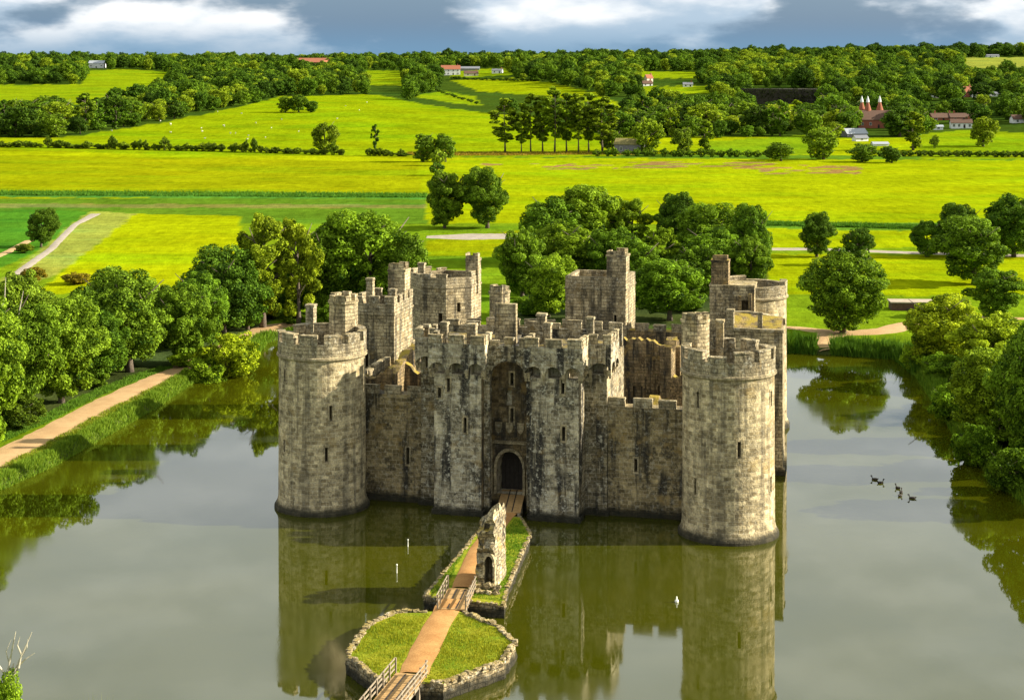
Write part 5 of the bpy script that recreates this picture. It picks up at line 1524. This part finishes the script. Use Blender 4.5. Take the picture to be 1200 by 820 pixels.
house(806, 101, 10, 4, 'grey shed beside the low white bungalow', 'greywood', 'slate', 0.4, 0.5, wins=0, chim=0, cat='shed', name='farm_shed')
# flat-roofed shelter on the park grass
g = P(1069, 364); f = FR((g[0], g[1], 0), -0.06); z = float(zg(g[0], g[1])[0])
sh = empty('park_shelter', (g[0], g[1], z), 'low flat-roofed rectangular brown shelter on the park grass', 'shelter')
MB().box(f, (-3.6, 0, z - 0.3), (3.9, 3.6, z + 1.3)).rough(0.02, 1).build('wall', M['brownwall'], sh)
MB().box(f, (-3.8, -0.2, z + 1.3), (4.1, 3.9, z + 1.52)).rough(0.02, 2).build('roof', M['concrete'], sh)
MB().box(f, (-1.0, -0.5, z), (2.2, -0.12, z + 0.45)).rough(0.02, 3).build('bench', M['dark'], sh)

# ================================================================= WOODS ON THE SLOPES
cand = []
rw = np.random.default_rng(5)
Yr = 912.0
while Yr < 2600:
    dx = 12.5 + 3.0 * (Yr - 900) / 1500
    xs = np.arange(-0.36 * Yr, 0.36 * Yr, dx)
    xs = xs + rw.uniform(-4.5, 4.5, len(xs)); yy = Yr + rw.uniform(-9, 9, len(xs))
    cand.append(np.stack([xs, yy], 1)); Yr += 19 + 6 * (Yr - 900) / 1500
cand = np.concatenate(cand)
cz = 0.9 + hill(cand[:, 0], cand[:, 1])
cu, cv = PIX(cand[:, 0], cand[:, 1], cz)
q = np.stack([cu, cv], 1)
keep = (cv < 181)
for kf, pl in HILLF.items():
    keep &= ~poly_in(q, pl)
    if kf in 'bcdefgjkl':
        for dv in ((6, 12, 18, 24) if kf in 'cd' else ((5, 10, 15, 19) if kf == 'b' else (5, 10, 15))): keep &= ~poly_in(q - np.array([0, dv]), pl)
for (a, b, c_, d) in BOXES: keep &= ~((cu > a) & (cu < b) & (cv > c_) & (cv < d))
keep &= ~((cu > 878) & (cu < 966) & (cv > 104) & (cv < 134))
keep &= ~((cu < 700) & (cv > 170))
pn = np.sin(cand[:, 0] / 61) * np.sin(cand[:, 1] / 97 + 1) + rw.uniform(-0.3, 0.3, len(cand))
keep &= ~((cu > 700) & (cv > 115) & (pn > 0.55))
cand, cz, cu, cv = cand[keep], cz[keep], cu[keep], cv[keep]
order = np.argsort(cand[:, 1])
sizes = np.clip(rw.normal(0.92, 0.2, len(cand)), 0.45, 1.5)
cols = np.array([(0.62, 0.82, 0.6), (0.9, 1.05, 0.7), (0.42, 0.60, 0.52), (1.35, 1.3, 0.7), (0.75, 0.95, 0.65), (0.34, 0.48, 0.5)])
NI = max(0, 292 - len(NEAR) - len(MID) - 10)
ind = order[:NI]
SH = {'l': 'leafy tree in the woodland belt between the sheep field and hilltop field', 'm': 'leafy tree in the woods beyond the row of tall thin-trunked trees', 'r': 'leafy tree among the village houses and woods beyond the meadow'}
for i in ind:
    k = 'l' if cu[i] < 470 else ('m' if cu[i] < 830 else 'r')
    key = ('far0', 'far1', 'far2', 'far3', 'fartall')[int(rw.choice(5, p=[.24, .24, .22, .22, .08]))]
    hh = sizes[i] * (13.5 if key != 'fartall' else 19); ww = sizes[i] * rw.uniform(15, 20) * (0.65 if key == 'fartall' else 1)
    plant(key, cand[i, 0], cand[i, 1], hh, ww, SH[k], group={'l': 'woodland belt trees', 'm': 'middle woodland trees', 'r': 'village woodland trees'}[k], col=tuple(cols[int(rw.choice(6, p=[.25, .25, .15, .12, .15, .08]))]), z=cz[i] - 0.3, name='woodland_tree')
rest = order[NI:]
# the remaining far woodland reads as one mass: points that each carry a crown
def wood_mass(name, keyi, ids, colr):
    me = bpy.data.meshes.new(name)
    V = np.stack([cand[ids, 0], cand[ids, 1], cz[ids] - 0.4], 1)
    me.from_pydata(V.tolist(), [], [])
    a = me.attributes.new('siz', 'FLOAT_VECTOR', 'POINT')
    sw = sizes[ids] * rw.uniform(0.9, 1.25, len(ids)); shh = sizes[ids] * rw.uniform(0.75, 1.05, len(ids))
    a.data.foreach_set('vector', np.stack([sw, sw, shh], 1).astype(np.float32).ravel())
    b = me.attributes.new('turn', 'FLOAT', 'POINT'); b.data.foreach_set('value', rw.uniform(0, 6.28, len(ids)).astype(np.float32))
    o = link_mesh(name, me); o.color = (*colr, 1)
    src = bpy.data.objects.new('crown', PROTO[keyi][0])
    ng = bpy.data.node_groups.new(name, 'GeometryNodeTree')
    ng.interface.new_socket('Geometry', in_out='INPUT', socket_type='NodeSocketGeometry'); ng.interface.new_socket('Geometry', in_out='OUTPUT', socket_type='NodeSocketGeometry')
    gi = ng.nodes.new('NodeGroupInput'); go = ng.nodes.new('NodeGroupOutput')
    iop = ng.nodes.new('GeometryNodeInstanceOnPoints'); oi = ng.nodes.new('GeometryNodeObjectInfo'); oi.inputs['Object'].default_value = src
    n1 = ng.nodes.new('GeometryNodeInputNamedAttribute'); n1.data_type = 'FLOAT_VECTOR'; n1.inputs[0].default_value = 'siz'
    n2 = ng.nodes.new('GeometryNodeInputNamedAttribute'); n2.data_type = 'FLOAT'; n2.inputs[0].default_value = 'turn'
    cx_ = ng.nodes.new('ShaderNodeCombineXYZ')
    lk = ng.links.new
    lk(gi.outputs[0], iop.inputs['Points']); lk(oi.outputs['Geometry'], iop.inputs['Instance']); lk(n1.outputs[0], iop.inputs['Scale'])
    lk(n2.outputs[0], cx_.inputs[2]); lk(cx_.outputs[0], iop.inputs['Rotation']); lk(iop.outputs[0], go.inputs[0])
    md = o.modifiers.new('woods', 'NODES'); md.node_group = ng
    tag(o, 'distant woodland covering the slopes and skyline ridge', 'woodland', kind='stuff')
    return o
parts = rw.integers(0, 6, len(rest))
light = (cu[rest] > 840) & (cu[rest] < 1020) & (cv[rest] > 70) & (cv[rest] < 100) & (rw.random(len(rest)) < 0.75)
parts[light] = np.where(rw.random(light.sum()) < 0.5, 3, 1)
ridge_ = (cv[rest] < 74) & (rw.random(len(rest)) < 0.6)
parts[ridge_] = np.where(rw.random(ridge_.sum()) < 0.5, 5, 2)
for k in range(6):
    wood_mass('distant_woodland', 'far%d' % (k % 4), rest[parts == k], tuple(cols[k] * np.array((0.95, 0.98, 1.05))))

# the dark tall hedge above the oast house
g = G(922, 122); bl = []
for i in range(26):
    for j in range(3): bl.append((-32 + 64 * i / 25, rw.uniform(-1, 1), 1.8 + 3.6 * j, 2.6))
me = crown_mesh('foliage', bl, 9000, 0.8, 5)
core = MB().box(WF, (-33.5, -1.6, -0.4), (33.5, 1.6, 10.6)).rough(0.5, 4)  # solid dark box added to fill see-through gaps in the foliage
hd = empty('tall_hedge', (g[0], g[1], g[2]), 'very dark tall clipped hedge block above the oast house', 'hedge')
o = link_mesh('foliage', me, hd); o.color = (0.12, 0.13, 0.28, 1)
me2 = bpy.data.meshes.new('dark_core'); me2.from_pydata(core.v, [], core.f); me2.materials.append(M['dark']); link_mesh('dark_core', me2, hd)
s = MB()
for i in range(9): s.tube([(-30 + 7.5 * i, 0, -0.5), (-30 + 7.5 * i, 0, 8)], [0.25, 0.1], 6)
me = bpy.data.meshes.new('stem'); me.from_pydata(s.v, [], s.f); me.materials.append(M['bark']); link_mesh('stem', me, hd)

# ================================================================= REEDS AND TUFTS
def bank_points(poly, n, w0, w1, seed):
    r_ = np.random.default_rng(seed); poly = np.array(poly); d = np.diff(poly, axis=0); L = np.hypot(d[:, 0], d[:, 1]); cum = np.concatenate([[0], np.cumsum(L)])
    s_ = r_.uniform(0, cum[-1], n); i = np.clip(np.searchsorted(cum, s_) - 1, 0, len(L) - 1); t = (s_ - cum[i]) / L[i]
    p = poly[i] + d[i] * t[:, None]; nx = np.stack([-d[i, 1], d[i, 0]], 1) / L[i][:, None]
    p = p + nx * r_.uniform(w0, w1, n)[:, None]
    return np.concatenate([p, np.maximum(zg(p[:, 0], p[:, 1]), -0.1)[:, None]], 1)
o = link_mesh('reeds', blade_mesh('reeds', bank_points(MOAT[0:6], 15000, -0.5, 2.0, 5), 0.62, 0.13, 6, 0.45)); tag(o, 'green reeds and grass fringing the water below the gravel moat path', 'reeds', kind='stuff'); o.color = (0.95, 1.08, 0.7, 1)
o = link_mesh('reeds', blade_mesh('reeds', bank_points(MOAT[5:12], 9000, -0.3, 2.0, 7), 0.9, 0.17, 8, 0.3)); tag(o, 'green reeds along the water behind the castle', 'reeds', kind='stuff'); o.color = (0.8, 1.0, 0.6, 1)
pp = bank_points(MOAT[11:16], 24000, -0.6, 3.4, 9); uu, _ = PIX(pp[:, 0], pp[:, 1], pp[:, 2]); pp = pp[~((uu > 956) & (uu < 974))]
o = link_mesh('reeds', blade_mesh('reeds', pp, 2.3, 0.22, 10, 0.22)); tag(o, 'thick dark green reeds on the bank before the sandy path', 'reeds', kind='stuff'); o.color = (0.5, 0.75, 0.5, 1)
o = link_mesh('reeds', blade_mesh('reeds', bank_points(MOAT[15:21], 9000, -0.4, 2.5, 11), 1.0, 0.16, 12, 0.3)); tag(o, 'grass and reeds under the trees that overhang the moat', 'reeds', kind='stuff'); o.color = (0.8, 1.0, 0.6, 1)
# verge below and above the moat path
vp = [XY(u, v) for u, v in ((-60, 590), (0, 552), (60, 522), (120, 488), (170, 463), (215, 440))]
o = link_mesh('verge_grass', blade_mesh('verge_grass', bank_points(vp, 9000, -0.7, 0.9, 13), 0.4, 0.12, 14, 0.4)); tag(o, 'lit grass verge between path and reeds', 'grass', kind='stuff'); o.color = (1.3, 1.15, 0.7, 1)
vp = [XY(u, v) for u, v in ((-60, 552), (0, 520), (60, 494), (120, 463), (170, 443), (205, 431))]
o = link_mesh('verge_grass', blade_mesh('verge_grass', bank_points(vp, 9000, 0.1, 2.6, 15), 0.35, 0.12, 16, 0.4)); tag(o, 'grass under the trees above the gravel path', 'grass', kind='stuff'); o.color = (0.7, 1.0, 0.7, 1)
# tall weeds by the near bank
def tuft(u, v, h, n, label, seed):
    p = P(u, v + 30, 1.0); Y = 112.5; X = (u - U0) * Y / F; r_ = np.random.default_rng(seed); z = float(zg(X, Y)[0])
    top = zat(v, Y)
    pts = np.concatenate([r_.normal(0, 0.22, (n, 2)), np.full((n, 1), 0.0)], 1)
    e = empty('tall_weed', (X, Y, z), label, 'plant', 'tall weeds on the near bank')
    o = link_mesh('stems', blade_mesh('stems', pts, max(top - z, 1.0), 0.07, seed, 0.10), e); o.color = (1.5, 1.2, 0.6, 1)
for i, (u, v) in enumerate(((100, 812), (113, 803), (129, 806))): tuft(u, v, 2, 40, 'thin yellow-green weed standing up from the near bank', 70 + i)
# brown rushes along the railway edge of the meadow
pts = []
r_ = np.random.default_rng(77)
for u in np.linspace(478, 745, 7000):
    g = G(u + r_.uniform(-1, 1), 181 + r_.uniform(-2.0, 1.5)); pts.append(g)
o = link_mesh('dry_rushes', blade_mesh('dry_rushes', np.array(pts), 1.1, 0.35, 20, 0.5)); tag(o, 'dry brown rushes along the far meadow edge below the tall trees', 'rushes', kind='stuff'); o.color = (2.0, 1.0, 1.0, 1)
pts = []
for k in range(12000):
    u = r_.uniform(-40, 500); v = np.interp(u, [0, 500], [227, 230]) + r_.uniform(-2.5, 2.5); pts.append(G(u, v))
o = link_mesh('rank_grass', blade_mesh('rank_grass', np.array(pts), 0.95, 0.3, 21, 0.5)); tag(o, 'dark rank grass along the river bank below the yellow field', 'grass', kind='stuff'); o.color = (0.55, 0.95, 0.7, 1)
pts = []
for k in range(9000):
    u = r_.uniform(890, 1230); v = np.interp(u, [890, 1200], [263, 270]) + r_.uniform(-2.5, 2.0); pts.append(G(u, v))
o = link_mesh('rank_grass', blade_mesh('rank_grass', np.array(pts), 0.95, 0.3, 22, 0.5)); tag(o, 'dark rank grass along the river bank beyond the grey lane', 'grass', kind='stuff'); o.color = (0.5, 0.85, 0.6, 1)

# ================================================================= ANIMALS AND SMALL THINGS
def sheep_mesh():
    s = MB()
    s.ellipsoid((0, 0, 0.62), (0.55, 0.30, 0.32), 10, 7); s.ellipsoid((-0.25, 0, 0.66), (0.34, 0.29, 0.31), 8, 6)
    s.tube([(0.42, 0, 0.75), (0.62, 0, 0.92)], [0.15, 0.12], 7); s.ellipsoid((0.74, 0, 0.95), (0.19, 0.10, 0.12), 8, 5)
    s.ellipsoid((0.62, 0.13, 0.99), (0.05, 0.09, 0.03), 6, 4); s.ellipsoid((0.62, -0.13, 0.99), (0.05, 0.09, 0.03), 6, 4)
    for x in (-0.33, 0.32):
        for y_ in (-0.15, 0.15): s.tube([(x, y_, 0.5), (x - 0.03, y_, 0.28), (x, y_, 0.0)], [0.09, 0.055, 0.045], 6)
    s.tube([(-0.53, 0, 0.66), (-0.66, 0, 0.48)], [0.07, 0.04], 5)
    me = bpy.data.meshes.new('sheep'); me.from_pydata(s.v, [], s.f); me.materials.append(M['wool']); me.polygons.foreach_set('use_smooth', np.ones(len(s.f), bool)); me.update()
    return me
sm = sheep_mesh()
SP = [(200, 147), (200, 156), (255, 132), (262, 148), (237, 155), (263, 149), (270, 157), (291, 160), (311, 162), (318, 151), (276, 157), (350, 155), (330, 141), (236, 151), (131, 154), (98, 148), (188, 143), (290, 164), (240, 163), (421, 130), (405, 125), (430, 121), (395, 140), (300, 145), (283, 134)]
for i, (u, v) in enumerate(SP):
    g = G(u, v); o = link_mesh('sheep', sm, None, (g[0], g[1], g[2] - 0.03)); o.rotation_euler[2] = rw.uniform(0, 6.28); k = rw.uniform(0.85, 1.1) * (1.3 if i == 0 else 0.9); o.scale = (k, k, k)
    tag(o, 'white sheep grazing on the sunny sloping field', 'sheep', 'sheep on the sloping field')
def duck_mesh():
    s = MB()
    s.ellipsoid((0, 0, 0.07), (0.30, 0.14, 0.13), 12, 7); s.tube([(-0.24, 0, 0.11), (-0.40, 0, 0.19)], [0.08, 0.02], 6)
    s.tube([(0.20, 0, 0.13), (0.27, 0, 0.24), (0.28, 0, 0.33)], [0.075, 0.055, 0.05], 8); s.ellipsoid((0.31, 0, 0.37), (0.085, 0.06, 0.06), 8, 6)
    s.tube([(0.37, 0, 0.36), (0.46, 0, 0.345)], [0.03, 0.018], 6)
    s.ellipsoid((-0.06, 0.11, 0.11), (0.22, 0.045, 0.08), 8, 5); s.ellipsoid((-0.06, -0.11, 0.11), (0.22, 0.045, 0.08), 8, 5)
    me = bpy.data.meshes.new('duck'); me.from_pydata(s.v, [], s.f); me.materials.append(M['plumage']); me.polygons.foreach_set('use_smooth', np.ones(len(s.f), bool)); me.update()
    return me
dk = duck_mesh()
for i, (u, v, a) in enumerate(((1025, 562, 2.6), (1032, 566, 0.3), (1052, 572, 2.0), (1056, 577, 1.2), (1055, 581, 0.9), (1069, 584, 2.9))):
    p = P(u, v, 0.0); o = link_mesh('duck', dk, None, (p[0], p[1], -0.02)); o.rotation_euler[2] = a; o.scale = (1.15, 1.15, 1.15)
    tag(o, 'dark duck swimming on the open moat', 'duck', 'ducks on the moat')
for i, (u, v, h_, lab) in enumerate(((478, 640, 0.7, 'thin white marker post in the moat closer to the castle wall'), (465, 671, 0.8, 'thin white marker post in the moat closer to the octagonal island'), (793, 705, 0.45, 'white float alone on the water before the curtain wall'))):
    p = P(u, v, 0.0); s = MB()
    if i < 2: s.lathe(p[0], p[1], [(0.04, -0.6), (0.05, 0.0), (0.055, h_ - 0.15), (0.07, h_ - 0.14), (0.07, h_ - 0.03), (0.03, h_)], 10)
    else: s.lathe(p[0], p[1], [(0.05, -0.15), (0.14, -0.05), (0.17, 0.08), (0.14, 0.18), (0.06, 0.24), (0.05, h_), (0.02, h_ + 0.03)], 12)
    o = s.build('marker_post' if i < 2 else 'float', M['whitepost'], smooth_=True); tag(o, lab, 'post' if i < 2 else 'float')
